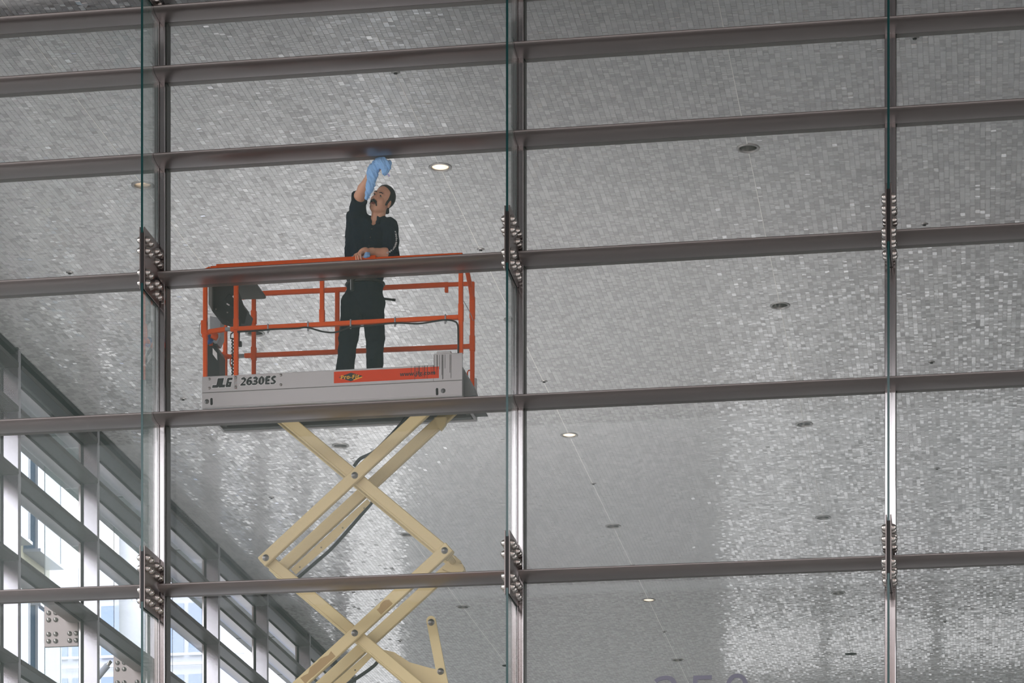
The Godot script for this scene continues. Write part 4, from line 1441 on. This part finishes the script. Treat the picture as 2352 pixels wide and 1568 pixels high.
		var ir := put("iris", st, M.iris, e)
		var look := (Vector3(-1.2, 9.75, -0.1) - e.position).normalized().lerp(fz, 0.55).normalized()
		ir.transform = Transform3D(Basis(look.cross(Vector3.UP).normalized().cross(look).cross(look) * -1.0, look, look.cross(Vector3.UP).normalized().cross(look)), look * 0.0105)
		st = mb(true)
		tube(st, curve([H.call(0.018 * s, 0.013, 0.083), H.call(0.026 * s, 0.0205, 0.087), H.call(0.036 * s, 0.0205, 0.086), H.call(0.046 * s, 0.012, 0.078)], 4), 0.0032, 6)
		put("eyelid", st, M.skin, p)
	var lips := [cap(H.call(-0.018, -0.059, 0.088), H.call(0.018, -0.059, 0.088), 0.006, 0.006, 0.004), cap(H.call(-0.016, -0.070, 0.086), H.call(0.016, -0.070, 0.086), 0.0062, 0.0062, 0.004)]
	sp = span(lips, 0.008)
	node("lips", body_mesh([field(lips, 0.0025, sp[0], sp[1])]), M.lip, p)
	rebase(p, base)
	# rebase moved only the children; the body's own mesh is in scene coordinates, so shift its vertices
	var arr: Array = p.mesh.surface_get_arrays(0)
	var vv: PackedVector3Array = arr[Mesh.ARRAY_VERTEX]
	for k in vv.size(): vv[k] -= base
	arr[Mesh.ARRAY_VERTEX] = vv
	var am := ArrayMesh.new()
	am.add_surface_from_arrays(Mesh.PRIMITIVE_TRIANGLES, arr)
	p.mesh = am
	# what he holds and carries
	var rag := [
		cap(Vector3(-1.225, 9.672, -0.115), Vector3(-1.155, 9.735, -0.10), 0.046, 0.030, 0.03), ell(Vector3(-1.112, 9.66, -0.105), Vector3(0.034, 0.072, 0.036), 0.03, Basis(Vector3(0, 0, 1), -0.35)), ell(Vector3(-1.16, 9.70, -0.09), Vector3(0.05, 0.05, 0.03), 0.03),
		ell(Vector3(-1.245, 9.635, -0.125), Vector3(0.044, 0.06, 0.03), 0.03, Basis(Vector3(0, 0, 1), -0.5)),
		cap(Vector3(-1.235, 9.61, -0.125), Vector3(-1.262, 9.53, -0.135), 0.040, 0.034, 0.03), cap(Vector3(-1.262, 9.53, -0.135), Vector3(-1.298, 9.43, -0.15), 0.034, 0.019, 0.03),
	]
	sp = span(rag)
	var gr := field(rag, 0.0045, sp[0], sp[1])
	shape_field(gr, func(q: Vector3, d: float) -> float:
		return d + 0.012 * nz.get_noise_3d(q.x * 30.0 + q.y * 14.0, q.y * 9.0, q.z * 20.0) + 0.007 * nz.get_noise_3d(q.x * 60.0 + q.y * 30.0, q.y * 26.0, q.z * 50.0) + maxf(0.0, q.z + 0.045) * 2.0)
	var cl := thing("cleaning_cloth", "light blue cloth in the man's raised hand, its end hanging beside his face", "cloth", Vector3(-1.2, 9.6, -0.12))
	node("cloth_body", body_mesh([gr]), M.cloth_blue, cl).position = -cl.position
	st = mb()
	quad(st, Vector3(0.088, 0.01, 0.012), Vector3(0.10, 0.015, 0.012), Vector3(0.118, -0.012, 0.014), Vector3(0.108, -0.018, 0.014))
	box(st, Vector3(0.103, -0.001, 0.012), Vector3(0.012, 0.034, 0.002), 0.0, Basis(Vector3(0, 0, 1), 0.6))
	put("cloth_tag", st, M.cloth_tag, cl)
	var rag2 := [ell(Vector3(-1.358, 9.048, -0.460), Vector3(0.026, 0.022, 0.026), 0.012), ell(Vector3(-1.352, 9.030, -0.440), Vector3(0.026, 0.016, 0.018), 0.012), cap(Vector3(-1.37, 9.028, -0.452), Vector3(-1.49, 9.020, -0.466), 0.012, 0.010, 0.01), ell(Vector3(-1.492, 9.026, -0.468), Vector3(0.012, 0.020, 0.016), 0.008)]
	sp = span(rag2)
	var g5 := field(rag2, 0.0045, sp[0], sp[1])
	shape_field(g5, func(q: Vector3, d: float) -> float: return d + 0.008 * nz.get_noise_3d(q.x * 40.0, q.y * 30.0, q.z * 40.0))
	var c2 := thing("cleaning_cloth", "crumpled blue cloth under the man's lowered hand on the orange top rail", "cloth", Vector3(-1.42, 9.03, -0.45))
	node("cloth_body", body_mesh([g5]), M.cloth_blue, c2).position = -c2.position
	var ho := thing("tool_holster", "small black tool holster clipped to the man's belt", "holster", Vector3(-1.53, 8.85, -0.632))
	st = mb()
	box(st, Vector3(0, 0, 0), Vector3(0.03, 0.11, 0.03), 0.006)
	put("pouch", st, M.leather, ho)
	st = mb()
	box(st, Vector3(-0.011, 0.0, 0.016), Vector3(0.008, 0.10, 0.005), 0.002)
	put("clip", st, M.galvanised, ho)
	var sq := thing("squeegee", "black handle sticking out behind the man's hip", "squeegee", Vector3(-1.27, 8.782, -0.85))
	st = mb(true)
	tube(st, [Vector3(-0.03, 0.006, 0), Vector3(0.083, -0.012, 0)], 0.0105, 12)
	put("handle", st, M.rubber, sq)
	st = mb(true)
	tube(st, [Vector3(0.06, -0.0085, 0), Vector3(0.085, -0.0125, 0)], 0.012, 12)
	put("end_cap", st, M.black_plastic, sq)
